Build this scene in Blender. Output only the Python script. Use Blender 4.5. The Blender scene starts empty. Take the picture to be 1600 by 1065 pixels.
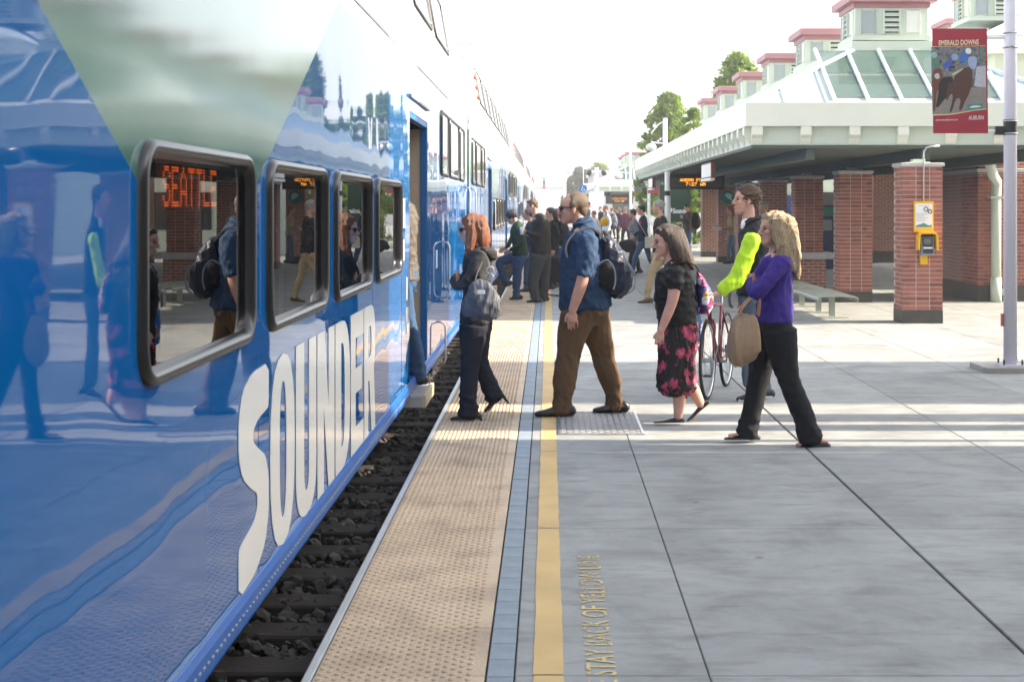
import bpy, bmesh, math, random
import numpy as np
from mathutils import Vector, Matrix

random.seed(7)
RNG = np.random.default_rng(7)
SC = bpy.context.scene
COL = SC.collection
R = math.radians

# ------------------------------------------------------------------ camera, sky, sun, exposure
# one-point perspective along the platform: eye 1.72 m above the platform, level, shifted lens
FPX, CXP, CYP, EYE = 2280.0, 857.0, 322.0, 1.72
cam_d = bpy.data.cameras.new('camera')
cam = bpy.data.objects.new('camera', cam_d)
COL.objects.link(cam)
cam.location = (0, 0, EYE)
cam.rotation_euler = (R(90), 0, 0)
cam_d.sensor_width = 36
cam_d.lens = FPX / 1600 * 36
cam_d.shift_x = -(CXP - 800) / 1600
cam_d.shift_y = -(532.5 - CYP) / 1600
cam_d.clip_start = 0.1
cam_d.clip_end = 3000
cam_d.dof.use_dof = True
cam_d.dof.focus_distance = 12.0
cam_d.dof.aperture_fstop = 6.3
SC.camera = cam

SUN_EL, SUN_AZ = 31.0, 90.0
world = bpy.data.worlds.new('World')
SC.world = world
world.use_nodes = True
wn = world.node_tree
sky = wn.nodes.new('ShaderNodeTexSky')
sky.sky_type = 'NISHITA'
sky.sun_disc = False
sky.sun_elevation = R(SUN_EL)
sky.sun_rotation = R(SUN_AZ)
sky.air_density = 1.0
sky.dust_density = 2.0
sky.ozone_density = 1.0
hs = wn.nodes.new('ShaderNodeHueSaturation')
hs.inputs['Saturation'].default_value = 0.32
bgn = wn.nodes['Background']
bgn.inputs[1].default_value = 0.13
wn.links.new(sky.outputs[0], hs.inputs['Color'])
wn.links.new(hs.outputs[0], bgn.inputs[0])

sun_d = bpy.data.lights.new('sun', 'SUN')
sun_d.energy = 3.9
sun_d.angle = R(0.5)
sun_d.color = (1.0, 0.86, 0.68)
sun = bpy.data.objects.new('sun', sun_d)
COL.objects.link(sun)
sun.location = (30, 10, 25)
sdir = Vector((math.cos(R(SUN_EL)), 0, math.sin(R(SUN_EL))))
sun.rotation_euler = (-sdir).to_track_quat('-Z', 'Y').to_euler()

vs = SC.view_settings
vs.view_transform = 'Standard'
vs.look = 'None'
vs.exposure = 2.0
vs.gamma = 1.0
SC.cycles.max_bounces = 6
SC.cycles.diffuse_bounces = 3
SC.cycles.glossy_bounces = 3
SC.cycles.volume_bounces = 0
SC.cycles.sample_clamp_indirect = 6
SC.cycles.caustics_reflective = False
SC.cycles.caustics_refractive = False


def pix(u, v, Y):
    """point at depth Y seen at photograph pixel (u, v)"""
    return ((u - CXP) * Y / FPX, Y, EYE - (v - CYP) * Y / FPX)


# ------------------------------------------------------------------ materials
MATS = {}


def new_mat(name):
    m = bpy.data.materials.new(name)
    m.use_nodes = True
    MATS[name] = m
    nt = m.node_tree
    return m, nt, nt.nodes['Principled BSDF']


def nd(nt, typ, **kw):
    n = nt.nodes.new(typ)
    for k, v in kw.items():
        setattr(n, k, v)
    return n


def coords(nt, kind='Object', scale=(1, 1, 1)):
    tc = nd(nt, 'ShaderNodeTexCoord')
    mp = nd(nt, 'ShaderNodeMapping')
    mp.inputs['Scale'].default_value = scale
    nt.links.new(tc.outputs[kind], mp.inputs[0])
    return mp.outputs[0]


def noise(nt, co, scale, detail=4, rough=0.55, dist=0.0):
    n = nd(nt, 'ShaderNodeTexNoise')
    n.inputs['Scale'].default_value = scale
    n.inputs['Detail'].default_value = detail
    n.inputs['Roughness'].default_value = rough
    n.inputs['Distortion'].default_value = dist
    nt.links.new(co, n.inputs['Vector'])
    return n


def ramp(nt, fac, stops):
    r = nd(nt, 'ShaderNodeValToRGB')
    el = r.color_ramp.elements
    while len(el) < len(stops):
        el.new(0.5)
    for e, (p, c) in zip(el, stops):
        e.position = p
        e.color = (*c[:3], 1) if len(c) >= 3 else (c[0], c[0], c[0], 1)
    nt.links.new(fac, r.inputs[0])
    return r.outputs[0]


def bump(nt, bsdf, height, strength, distance=0.01):
    b = nd(nt, 'ShaderNodeBump')
    b.inputs['Strength'].default_value = strength
    b.inputs['Distance'].default_value = distance
    nt.links.new(height, b.inputs['Height'])
    nt.links.new(b.outputs[0], bsdf.inputs['Normal'])
    return b


def mul(c, f):
    return tuple(min(1, x * f) for x in c)


def mat(name, col, rough=0.6, var=0.12, nscale=8, bumpy=0.0, bscale=60, metal=0.0, spec=0.5, stretch=(1, 1, 1), kind='Object'):
    """plain surface whose colour varies a little with noise"""
    if name in MATS:
        return MATS[name]
    m, nt, b = new_mat(name)
    co = coords(nt, kind, stretch)
    n = noise(nt, co, nscale)
    c = ramp(nt, n.outputs['Fac'], [(0.25, mul(col, 1 - var)), (0.75, mul(col, 1 + var))])
    nt.links.new(c, b.inputs['Base Color'])
    b.inputs['Roughness'].default_value = rough
    b.inputs['Metallic'].default_value = metal
    b.inputs['Specular IOR Level'].default_value = spec
    if bumpy:
        n2 = noise(nt, co, bscale, 6)
        bump(nt, b, n2.outputs['Fac'], bumpy, 0.01)
    return m


def emit(name, col, strength):
    m, nt, b = new_mat(name)
    b.inputs['Base Color'].default_value = (*mul(col, 0.3), 1)
    b.inputs['Emission Color'].default_value = (*col, 1)
    b.inputs['Emission Strength'].default_value = strength
    return m


# ------------------------------------------------------------------ mesh builder
class MB:
    def __init__(s):
        s.v, s.f, s.mi = [], [], []
        s.m = 0

    def add(s, vs, fs):
        o = len(s.v)
        s.v.extend(tuple(p) for p in vs)
        for f in fs:
            s.f.append(tuple(i + o for i in f))
            s.mi.append(s.m)

    def box(s, x0, x1, y0, y1, z0, z1):
        s.add([(x0, y0, z0), (x1, y0, z0), (x1, y1, z0), (x0, y1, z0), (x0, y0, z1), (x1, y0, z1), (x1, y1, z1), (x0, y1, z1)],
              [(0, 3, 2, 1), (4, 5, 6, 7), (0, 1, 5, 4), (1, 2, 6, 5), (2, 3, 7, 6), (3, 0, 4, 7)])

    def bbox(s, x0, x1, y0, y1, z0, z1, b):
        """box with a bevelled top edge"""
        s.add([(x0, y0, z0), (x1, y0, z0), (x1, y1, z0), (x0, y1, z0),
               (x0, y0, z1 - b), (x1, y0, z1 - b), (x1, y1, z1 - b), (x0, y1, z1 - b),
               (x0 + b, y0 + b, z1), (x1 - b, y0 + b, z1), (x1 - b, y1 - b, z1), (x0 + b, y1 - b, z1)],
              [(0, 3, 2, 1), (8, 9, 10, 11)] + [(i, (i + 1) % 4, (i + 1) % 4 + 4, i + 4) for i in range(4)] +
              [(i + 4, (i + 1) % 4 + 4, (i + 1) % 4 + 8, i + 8) for i in range(4)])

    def rings(s, rings, closed_ring=True, cap=True, loop=False):
        n = len(rings[0])
        vs = [p for r in rings for p in r]
        fs = []
        k = len(rings)
        for i in range(k if loop else k - 1):
            a, b = i * n, ((i + 1) % k) * n
            for j in range(n if closed_ring else n - 1):
                j2 = (j + 1) % n
                fs.append((a + j, a + j2, b + j2, b + j))
        if cap and not loop:
            fs.append(tuple(range(n - 1, -1, -1)))
            fs.append(tuple((k - 1) * n + j for j in range(n)))
        s.add(vs, fs)

    def tube(s, pts, r, n=8, cap=True, loop=False):
        """round tube through points; r number or list"""
        pts = [Vector(p) for p in pts]
        rr = r if isinstance(r, (list, tuple)) else [r] * len(pts)
        rings = []
        ref = None
        for i, p in enumerate(pts):
            if loop:
                t = pts[(i + 1) % len(pts)] - pts[i - 1]
            else:
                t = pts[min(i + 1, len(pts) - 1)] - pts[max(i - 1, 0)]
            t.normalize()
            if ref is None:
                ref = Vector((0, 0, 1)) if abs(t.z) < 0.9 else Vector((1, 0, 0))
            a = t.cross(ref)
            if a.length < 1e-4:
                a = t.cross(Vector((0, 1, 0)))
            a.normalize()
            b = a.cross(t)
            ref = b
            rings.append([p + (a * math.cos(2 * math.pi * j / n) + b * math.sin(2 * math.pi * j / n)) * rr[i] for j in range(n)])
        s.rings(rings, cap=cap, loop=loop)

    def prism(s, poly, z0, z1, frame=None):
        """extrude a 2d polygon between z0 and z1; frame maps (a, b, c) to xyz"""
        fr = frame or (lambda a, b, c: (a, b, c))
        n = len(poly)
        s.add([fr(p[0], p[1], z0) for p in poly] + [fr(p[0], p[1], z1) for p in poly],
              [tuple(range(n - 1, -1, -1)), tuple(range(n, 2 * n))] + [(i, (i + 1) % n, (i + 1) % n + n, i + n) for i in range(n)])

    def ball(s, c, r, seg=12, rings=8, M=None):
        c = Vector(c)
        rx, ry, rz = r if isinstance(r, (list, tuple)) else (r, r, r)
        vs = []
        for i in range(rings + 1):
            th = math.pi * i / rings
            for j in range(seg):
                ph = 2 * math.pi * j / seg
                p = Vector((rx * math.sin(th) * math.cos(ph), ry * math.sin(th) * math.sin(ph), rz * math.cos(th)))
                if M is not None:
                    p = M @ p
                vs.append(c + p)
        fs = []
        for i in range(rings):
            for j in range(seg):
                a, b = i * seg + j, i * seg + (j + 1) % seg
                fs.append((a, a + seg, b + seg, b))
        s.add(vs, fs)

    def mesh(s, name, mats, smooth=False):
        me = bpy.data.meshes.new(name)
        me.from_pydata(s.v, [], s.f)
        for m in (mats if isinstance(mats, (list, tuple)) else [mats]):
            me.materials.append(m)
        if any(s.mi):
            me.polygons.foreach_set('material_index', s.mi)
        if smooth:
            me.polygons.foreach_set('use_smooth', [True] * len(me.polygons))
        me.update()
        return me

    def build(s, name, mats, parent=None, smooth=False, loc=None):
        return link(name, s.mesh(name, mats, smooth), parent, loc)


def link(name, me, parent=None, loc=None):
    o = bpy.data.objects.new(name, me)
    COL.objects.link(o)
    if loc is not None:
        o.location = loc
    if parent is not None:
        o.parent = parent
    return o


def empty(name, loc=(0, 0, 0), rz=0.0):
    o = bpy.data.objects.new(name, None)
    o.empty_display_size = 0.2
    COL.objects.link(o)
    o.location = loc
    o.rotation_euler = (0, 0, rz)
    return o


def tag(o, label=None, cat=None, group=None, kind=None):
    for k, v in (('label', label), ('category', cat), ('group', group), ('kind', kind)):
        if v:
            o[k] = v
    return o


def thing(name, label, cat, loc=(0, 0, 0), rz=0.0, group=None):
    return tag(empty(name, loc, rz), label, cat, group)


def auto_smooth(me, ang=40):
    me.polygons.foreach_set('use_smooth', [True] * len(me.polygons))
    try:
        me.set_sharp_from_angle(angle=R(ang))
    except Exception:
        pass


# scratch scene: text and remesh are evaluated there so that the big scene is never re-evaluated
TMP = bpy.data.scenes.new('scratch')


def evaluated(o):
    TMP.collection.objects.link(o)
    vl = TMP.view_layers[0]
    vl.update()
    dg = vl.depsgraph
    dg.update()
    me = bpy.data.meshes.new_from_object(o.evaluated_get(dg), depsgraph=dg)
    TMP.collection.objects.unlink(o)
    return me


def glyph_mesh(splines, extrude):
    cu = bpy.data.curves.new('glyph', 'CURVE')
    cu.dimensions = '2D'
    cu.fill_mode = 'BOTH'
    cu.extrude = extrude
    for pts in splines:
        sp = cu.splines.new('POLY')
        sp.points.add(len(pts) - 1)
        for p, q in zip(sp.points, pts):
            p.co = (q[0], q[1], 0, 1)
        sp.use_cyclic_u = True
    o = bpy.data.objects.new('glyph', cu)
    me = evaluated(o)
    bpy.data.objects.remove(o)
    return me


def text_obj(name, string, origin, ex, ey, width, height, mt, parent=None, bold=0.0, depth=0.001):
    """flat lettering fitted into width x height; origin = lower left corner, ex / ey unit axes"""
    cu = bpy.data.curves.new('txt', 'FONT')
    cu.body = string
    cu.offset = bold
    cu.extrude = 0.0
    cu.resolution_u = 3
    o = bpy.data.objects.new('txt', cu)
    me = evaluated(o)
    bpy.data.objects.remove(o)
    n = len(me.vertices)
    co = np.empty(n * 3)
    me.vertices.foreach_get('co', co)
    co = co.reshape(-1, 3)
    lo, hi = co.min(0), co.max(0)
    ex, ey = np.array(ex, float), np.array(ey, float)
    nz = np.cross(ex, ey)
    a = (co[:, :1] - lo[0]) / max(hi[0] - lo[0], 1e-6) * width
    b = (co[:, 1:2] - lo[1]) / max(hi[1] - lo[1], 1e-6) * height
    co = np.array(origin, float) + a * ex + b * ey + nz * depth
    me.vertices.foreach_set('co', co.ravel())
    me.materials.clear()
    me.materials.append(mt)
    me.update()
    return link(name, me, parent)


FONT57 = {
    'S': '01110 10001 10000 01110 00001 10001 01110', 'E': '11111 10000 10000 11110 10000 10000 11111',
    'A': '00100 01010 10001 10001 11111 10001 10001', 'T': '11111 00100 00100 00100 00100 00100 00100',
    'L': '10000 10000 10000 10000 10000 10000 11111', 'U': '10001 10001 10001 10001 10001 10001 01110',
    'B': '11110 10001 10001 11110 10001 10001 11110', 'R': '11110 10001 10001 11110 10100 10010 10001',
    'N': '10001 11001 10101 10011 10001 10001 10001', 'M': '10001 11011 10101 10101 10001 10001 10001',
    '7': '11111 00001 00010 00100 01000 01000 01000', '2': '01110 10001 00001 00110 01000 10000 11111',
    ':': '00000 00100 00100 00000 00100 00100 00000', ' ': '00000 00000 00000 00000 00000 00000 00000',
    'O': '01110 10001 10001 10001 10001 10001 01110', 'I': '01110 00100 00100 00100 00100 00100 01110',
}


def led_dots(string, origin, ex, ey, width, height, rows=7):
    """dot matrix lettering as raised lamps; returns an MB"""
    mb = MB()
    ex, ey = Vector(ex), Vector(ey)
    nz = ex.cross(ey)
    cols = len(string) * 6 - 1
    dx, dz = width / cols, height / rows
    up = rows // 7
    for k, ch in enumerate(string):
        g = FONT57[ch].split()
        for r_ in range(7):
            for c in range(5):
                if g[r_][c] == '1':
                    for q in range(up):
                        p = Vector(origin) + ex * ((k * 6 + c + 0.5) * dx) + ey * ((rows - (r_ * up + q) - 0.5) * dz)
                        a, b = dx * 0.34, dz * 0.27
                        mb.add([p - ex * a - ey * b + nz * .002, p + ex * a - ey * b + nz * .002, p + ex * a + ey * b + nz * .002, p - ex * a + ey * b + nz * .002],
                               [(0, 1, 2, 3)])
    return mb


def rrect(y0, y1, z0, z1, r, n=6):
    out = []
    for cy, cz, a0 in ((y1 - r, z1 - r, 0), (y0 + r, z1 - r, 90), (y0 + r, z0 + r, 180), (y1 - r, z0 + r, 270)):
        for k in range(n + 1):
            a = R(a0 + 90 * k / n)
            out.append((cy + r * math.cos(a), cz + r * math.sin(a)))
    return out
# ------------------------------------------------------------------ shared materials
def concrete_mat(name, col, seed=0.0):
    m, nt, b = new_mat(name)
    tc = nd(nt, 'ShaderNodeTexCoord')
    oi = nd(nt, 'ShaderNodeObjectInfo')
    geo = nd(nt, 'ShaderNodeNewGeometry')
    co = geo.outputs['Position']
    n1 = noise(nt, co, 1.7, 7, 0.66, 0.5)
    mp = nd(nt, 'ShaderNodeMapping')
    mp.inputs['Scale'].default_value = (1.3, 3.6, 1)
    nt.links.new(co, mp.inputs[0])
    n2 = noise(nt, mp.outputs[0], 2.2, 6, 0.65, 0.5)
    n3 = noise(nt, co, 160, 3, 0.6)
    c1 = ramp(nt, n1.outputs['Fac'], [(0.30, mul(col, 0.70)), (0.5, col), (0.72, mul(col, 1.22))])
    c2 = ramp(nt, n2.outputs['Fac'], [(0.30, (0.62,) * 3), (0.5, (1, 1, 1)), (0.72, (1.0, 1.0, 1.0))])
    c3 = ramp(nt, n3.outputs['Fac'], [(0.30, (0.80,) * 3), (0.5, (1, 1, 1))])
    mx = nd(nt, 'ShaderNodeMix', data_type='RGBA', blend_type='MULTIPLY')
    mx.inputs[0].default_value = 0.75
    nt.links.new(c1, mx.inputs[6]); nt.links.new(c2, mx.inputs[7])
    mx2 = nd(nt, 'ShaderNodeMix', data_type='RGBA', blend_type='MULTIPLY')
    mx2.inputs[0].default_value = 0.8
    nt.links.new(mx.outputs[2], mx2.inputs[6]); nt.links.new(c3, mx2.inputs[7])
    # each slab was poured on its own day
    mr = nd(nt, 'ShaderNodeMapRange')
    mr.inputs[3].default_value = 0.90; mr.inputs[4].default_value = 1.06
    nt.links.new(oi.outputs['Random'], mr.inputs[0])
    hv = nd(nt, 'ShaderNodeHueSaturation')
    nt.links.new(mr.outputs[0], hv.inputs['Value'])
    nt.links.new(mx2.outputs[2], hv.inputs['Color'])
    # dark spots of old chewing gum
    vo = nd(nt, 'ShaderNodeTexVoronoi')
    vo.inputs['Scale'].default_value = 1.3
    nt.links.new(co, vo.inputs['Vector'])
    sp = ramp(nt, vo.outputs['Distance'], [(0.022, (0.45,) * 3), (0.034, (1, 1, 1))])
    mx3 = nd(nt, 'ShaderNodeMix', data_type='RGBA', blend_type='MULTIPLY')
    mx3.inputs[0].default_value = 0.8
    nt.links.new(hv.outputs[0], mx3.inputs[6]); nt.links.new(sp, mx3.inputs[7])
    nt.links.new(mx3.outputs[2], b.inputs['Base Color'])
    b.inputs['Roughness'].default_value = 0.75
    n4 = noise(nt, co, 60, 5)
    bump(nt, b, n4.outputs['Fac'], 0.25, 0.004)
    return m


CONC = concrete_mat('concrete', (0.285, 0.292, 0.284))
CONC_OLD = concrete_mat('concrete_footing', (0.36, 0.34, 0.31))
DARKJOINT = mat('joint_filler', (0.08, 0.08, 0.076), 0.9)
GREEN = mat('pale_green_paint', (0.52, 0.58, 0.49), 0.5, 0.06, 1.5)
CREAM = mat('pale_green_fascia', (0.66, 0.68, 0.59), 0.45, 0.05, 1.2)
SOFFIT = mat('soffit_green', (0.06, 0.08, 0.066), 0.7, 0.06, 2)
ROOFM = mat('roof_metal', (0.50, 0.55, 0.54), 0.35, 0.05, 1.0)
CAPRED = mat('faded_red_cap', (0.38, 0.19, 0.21), 0.55, 0.10, 3)
PANELGREY = mat('grey_panel', (0.32, 0.36, 0.37), 0.4, 0.05, 2)
DARKSTEEL = mat('dark_steel', (0.03, 0.032, 0.035), 0.45, 0.1, 5, metal=0.3)
BLACKP = mat('black_plastic', (0.012, 0.012, 0.014), 0.4, 0.1)
STEEL = mat('galvanised_steel', (0.45, 0.47, 0.48), 0.35, 0.1, 6, metal=0.8)
WHITEP = mat('white_paint', (0.78, 0.78, 0.77), 0.45, 0.04, 3)
YELLOWP = mat('yellow_casing', (0.72, 0.42, 0.015), 0.4, 0.06, 6)
BASESTONE = mat('dark_base_stone', (0.055, 0.052, 0.048), 0.6, 0.2, 6)
CAPSTONE = mat('cap_stone', (0.48, 0.46, 0.43), 0.7, 0.1, 5)
MORTAR = mat('mortar', (0.50, 0.46, 0.41), 0.9, 0.12, 20)
REDSIGN = mat('banner_red', (0.33, 0.03, 0.045), 0.55, 0.08, 4)


def brick_mat(name, col):
    m, nt, b = new_mat(name)
    oi = nd(nt, 'ShaderNodeObjectInfo')
    co = coords(nt)
    n = noise(nt, co, 45, 4)
    c = ramp(nt, oi.outputs['Random'], [(0.0, mul(col, 0.62)), (0.3, mul(col, 0.92)), (0.7, mul(col, 1.05)), (1.0, (col[0] * 1.22, col[1] * 1.3, col[2] * 1.25))])
    d = ramp(nt, n.outputs['Fac'], [(0.3, (0.75,) * 3), (0.6, (1.05,) * 3)])
    mx = nd(nt, 'ShaderNodeMix', data_type='RGBA', blend_type='MULTIPLY')
    mx.inputs[0].default_value = 1
    nt.links.new(c, mx.inputs[6]); nt.links.new(d, mx.inputs[7])
    nt.links.new(mx.outputs[2], b.inputs['Base Color'])
    b.inputs['Roughness'].default_value = 0.8
    bump(nt, b, n.outputs['Fac'], 0.3, 0.003)
    return m


BRICK = brick_mat('red_brick', (0.31, 0.108, 0.080))


def brickwork_mat(name, col):
    """for brickwork too far away to tell single bricks"""
    m, nt, b = new_mat(name)
    geo = nd(nt, 'ShaderNodeNewGeometry')
    sx = nd(nt, 'ShaderNodeSeparateXYZ')
    nt.links.new(geo.outputs['Position'], sx.inputs[0])
    ad = nd(nt, 'ShaderNodeMath', operation='ADD')
    nt.links.new(sx.outputs[0], ad.inputs[0]); nt.links.new(sx.outputs[1], ad.inputs[1])
    cb = nd(nt, 'ShaderNodeCombineXYZ')
    nt.links.new(ad.outputs[0], cb.inputs[0]); nt.links.new(sx.outputs[2], cb.inputs[1])
    bt = nd(nt, 'ShaderNodeTexBrick')
    bt.inputs['Color1'].default_value = (*mul(col, 0.8), 1)
    bt.inputs['Color2'].default_value = (*mul(col, 1.15), 1)
    bt.inputs['Mortar'].default_value = (0.42, 0.37, 0.32, 1)
    bt.inputs['Scale'].default_value = 1.0
    bt.inputs['Mortar Size'].default_value = 0.008
    bt.inputs['Brick Width'].default_value = 0.203
    bt.inputs['Row Height'].default_value = 0.0677
    nt.links.new(cb.outputs[0], bt.inputs['Vector'])
    nt.links.new(bt.outputs['Color'], b.inputs['Base Color'])
    b.inputs['Roughness'].default_value = 0.85
    return m


BRICKFAR = brickwork_mat('far_brickwork', (0.29, 0.102, 0.076))

# ------------------------------------------------------------------ ground, track bed
gm = MB()
gm.add([(-900, -400, -0.62), (900, -400, -0.62), (900, 1600, -0.62), (-900, 1600, -0.62)], [(0, 1, 2, 3)])
tag(gm.build('ground', mat('gravel_ground', (0.22, 0.20, 0.17), 0.9, 0.25, 0.4)), kind='structure')

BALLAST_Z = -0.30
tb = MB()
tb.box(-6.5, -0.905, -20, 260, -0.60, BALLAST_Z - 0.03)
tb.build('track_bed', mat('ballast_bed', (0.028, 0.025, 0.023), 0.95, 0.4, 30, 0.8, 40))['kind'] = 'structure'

# loose ballast stones, one mass
def stones(n, x0, x1, y0, y1, zc, rmin, rmax, seed):
    rg = np.random.default_rng(seed)
    ico = [(0, 0, 1), (0.894, 0, 0.447), (0.276, 0.851, 0.447), (-0.724, 0.526, 0.447), (-0.724, -0.526, 0.447), (0.276, -0.851, 0.447),
           (0.724, 0.526, -0.447), (-0.276, 0.851, -0.447), (-0.894, 0, -0.447), (-0.276, -0.851, -0.447), (0.724, -0.526, -0.447), (0, 0, -1)]
    fc = [(0, 1, 2), (0, 2, 3), (0, 3, 4), (0, 4, 5), (0, 5, 1), (1, 6, 2), (2, 7, 3), (3, 8, 4), (4, 9, 5), (5, 10, 1),
          (2, 6, 7), (3, 7, 8), (4, 8, 9), (5, 9, 10), (1, 10, 6), (11, 7, 6), (11, 8, 7), (11, 9, 8), (11, 10, 9), (11, 6, 10)]
    ico, fc = np.array(ico), np.array(fc)
    V = np.empty((n, 12, 3)); 
    r = rg.uniform(rmin, rmax, n)
    for i in range(n):
        p = ico * rg.uniform(0.55, 1.25, (12, 1)) * np.array([1.2, 1.0, 0.75]) * r[i]
        a, b_ = rg.uniform(0, 6.28, 2)
        ca, sa = math.cos(a), math.sin(a)
        cb_, sb = math.cos(b_ * .3), math.sin(b_ * .3)
        p = p @ np.array([[ca, -sa, 0], [sa, ca, 0], [0, 0, 1]]) @ np.array([[1, 0, 0], [0, cb_, -sb], [0, sb, cb_]])
        V[i] = p + [rg.uniform(x0, x1), rg.uniform(y0, y1), zc + rg.uniform(-0.03, 0.035)]
    F = (fc[None] + (np.arange(n) * 12)[:, None, None]).reshape(-1, 3)
    return V.reshape(-1, 3), F


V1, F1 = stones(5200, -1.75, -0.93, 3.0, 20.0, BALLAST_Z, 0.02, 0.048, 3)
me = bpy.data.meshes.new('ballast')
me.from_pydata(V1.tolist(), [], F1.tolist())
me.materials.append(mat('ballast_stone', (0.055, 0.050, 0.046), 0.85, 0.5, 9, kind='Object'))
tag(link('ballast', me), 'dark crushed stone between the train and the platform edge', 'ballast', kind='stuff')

track = thing('railway_track', 'dark timber sleepers and steel rails under the train', 'track')
WOOD = mat('creosoted_timber', (0.030, 0.023, 0.018), 0.8, 0.35, 4, 0.5, 30, stretch=(1, 12, 12))
tie = MB()
tie.bbox(-3.95, -0.96, -0.115, 0.115, -0.16, 0.0, 0.012)
tie_me = tie.mesh('sleeper', WOOD)
for i in range(90):
    o = link('sleeper', tie_me, track, (RNG.uniform(-0.02, 0.02), 3.05 + 0.535 * i, BALLAST_Z + 0.045 + RNG.uniform(-0.008, 0.008)))
    o.rotation_euler = (0, 0, RNG.uniform(-0.02, 0.02))
for x in (-3.34, -1.90):
    rl = MB()
    rl.prism([(-0.07, 0), (0.07, 0), (0.07, 0.012), (0.01, 0.03), (0.01, 0.11), (0.036, 0.12), (0.036, 0.15), (-0.036, 0.15), (-0.036, 0.12), (-0.01, 0.11), (-0.01, 0.03), (-0.07, 0.012)],
             -15, 250, lambda a, b, c, x=x: (x + a, c, BALLAST_Z + 0.05 + b))
    rl.build('rail', STEEL, track)

# ------------------------------------------------------------------ platform
plat = MB()
plat.box(-0.885, 40, -20, 130, -0.62, -0.062)
platform = tag(plat.build('platform', DARKJOINT), kind='structure')

XJ = [-0.125, 0.59, 1.84, 3.08, 4.32, 5.56, 6.80, 8.04, 9.28, 10.52]
YJ = [0.47 + 2.44 * i for i in range(54)]
slab_cache = {}
for i in range(len(XJ) - 1):
    for j in range(12):
        w, l = XJ[i + 1] - XJ[i], 2.44
        gl = 0.012 if i == 1 else 0.0025
        key = (round(w, 3), gl)
        if key not in slab_cache:
            mb = MB()
            mb.bbox(-w / 2 + 0.002, w / 2 - gl, -l / 2 + 0.003, l / 2 - 0.003, -0.06, 0, 0.004)
            slab_cache[key] = mb.mesh('concrete_slab', CONC)
        link('concrete_slab', slab_cache[key], platform, (XJ[i] + w / 2, YJ[j] + l / 2, 0))
far = MB()
for i in range(len(XJ) - 1):
    for j in range(12, 52):
        far.bbox(XJ[i] + 0.004, XJ[i + 1] - 0.005, YJ[j] + 0.004, YJ[j + 1] - 0.004, -0.06, 0, 0.006)
far.box(XJ[-1], 39, -15, 128, -0.06, -0.002)
far.box(XJ[0], XJ[-1] - 0.01, -15, YJ[0] - 0.004, -0.06, -0.002)
o = far.build('paving', CONC, platform); o['kind'] = 'stuff'

# tactile warning tiles with truncated domes
TX0, TX1, TL = -0.860, -0.232, 0.61
TACT = mat('tactile_tile_buff', (0.60, 0.44, 0.29), 0.62, 0.10, 5, kind='Object')
m, nt, b = new_mat('tactile_tile')
geo = nd(nt, 'ShaderNodeNewGeometry')
oi = nd(nt, 'ShaderNodeObjectInfo')
n1 = noise(nt, geo.outputs['Position'], 3.0, 6, 0.6)
n2 = noise(nt, geo.outputs['Position'], 90, 3)
c1 = ramp(nt, n1.outputs['Fac'], [(0.3, (0.40, 0.30, 0.205)), (0.5, (0.55, 0.415, 0.28)), (0.7, (0.62, 0.475, 0.33))])
c2 = ramp(nt, n2.outputs['Fac'], [(0.3, (0.75,) * 3), (0.55, (1, 1, 1))])
mx = nd(nt, 'ShaderNodeMix', data_type='RGBA', blend_type='MULTIPLY')
mx.inputs[0].default_value = 1
nt.links.new(c1, mx.inputs[6]); nt.links.new(c2, mx.inputs[7])
mr = nd(nt, 'ShaderNodeMapRange'); mr.inputs[3].default_value = 0.9; mr.inputs[4].default_value = 1.08
nt.links.new(oi.outputs['Random'], mr.inputs[0])
hv = nd(nt, 'ShaderNodeHueSaturation')
nt.links.new(mr.outputs[0], hv.inputs['Value']); nt.links.new(mx.outputs[2], hv.inputs['Color'])
nt.links.new(hv.outputs[0], b.inputs['Base Color'])
b.inputs['Roughness'].default_value = 0.6
TACT = m


def tile_mesh(domes):
    mb = MB()
    w, l = TX1 - TX0, TL
    mb.bbox(0.002, w - 0.002, 0.002, l - 0.002, -0.06, 0.0, 0.002)
    if domes:
        px = 0.0303
        nx, ny = 19, 20
        for i in range(nx):
            for j in range(ny):
                if (i + j) % 2:
                    continue
                cx, cy = 0.022 + i * px, l / ny * (j + 0.5)
                n = 8
                rings = []
                for r_, z in ((0.0125, 0.0), (0.0105, 0.0042), (0.0068, 0.0058)):
                    rings.append([(cx + r_ * math.cos(2 * math.pi * k / n), cy + r_ * math.sin(2 * math.pi * k / n), z) for k in range(n)])
                mb.rings(rings, cap=False)
                k0 = len(mb.v)
                mb.f.append(tuple(range(k0 - n, k0))); mb.mi.append(0)
    return mb.mesh('tactile_tile', TACT)


strip = thing('tactile_strip', 'buff tactile warning strip of domed tiles along the platform edge', 'tactile paving', (TX0, 0, 0))
tm1 = tile_mesh(True)
for k in range(-4, 100):
    y = 0.47 + TL * k
    link('tactile_tile', tm1, strip, (0, y, RNG.uniform(-0.0008, 0.0008)))
flat = MB(); flat.box(0, TX1 - TX0, 0.47 + TL * 100, 128, -0.06, 0.002)
flat.build('far_tiles', TACT, strip)
eg = MB()
eg.bbox(-0.899, -0.863, -10, 128, -0.55, 0.003, 0.006)
tag(eg.build('platform_edge_angle', STEEL), 'grey steel angle capping the platform edge beside the gap', 'edge trim')

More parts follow.
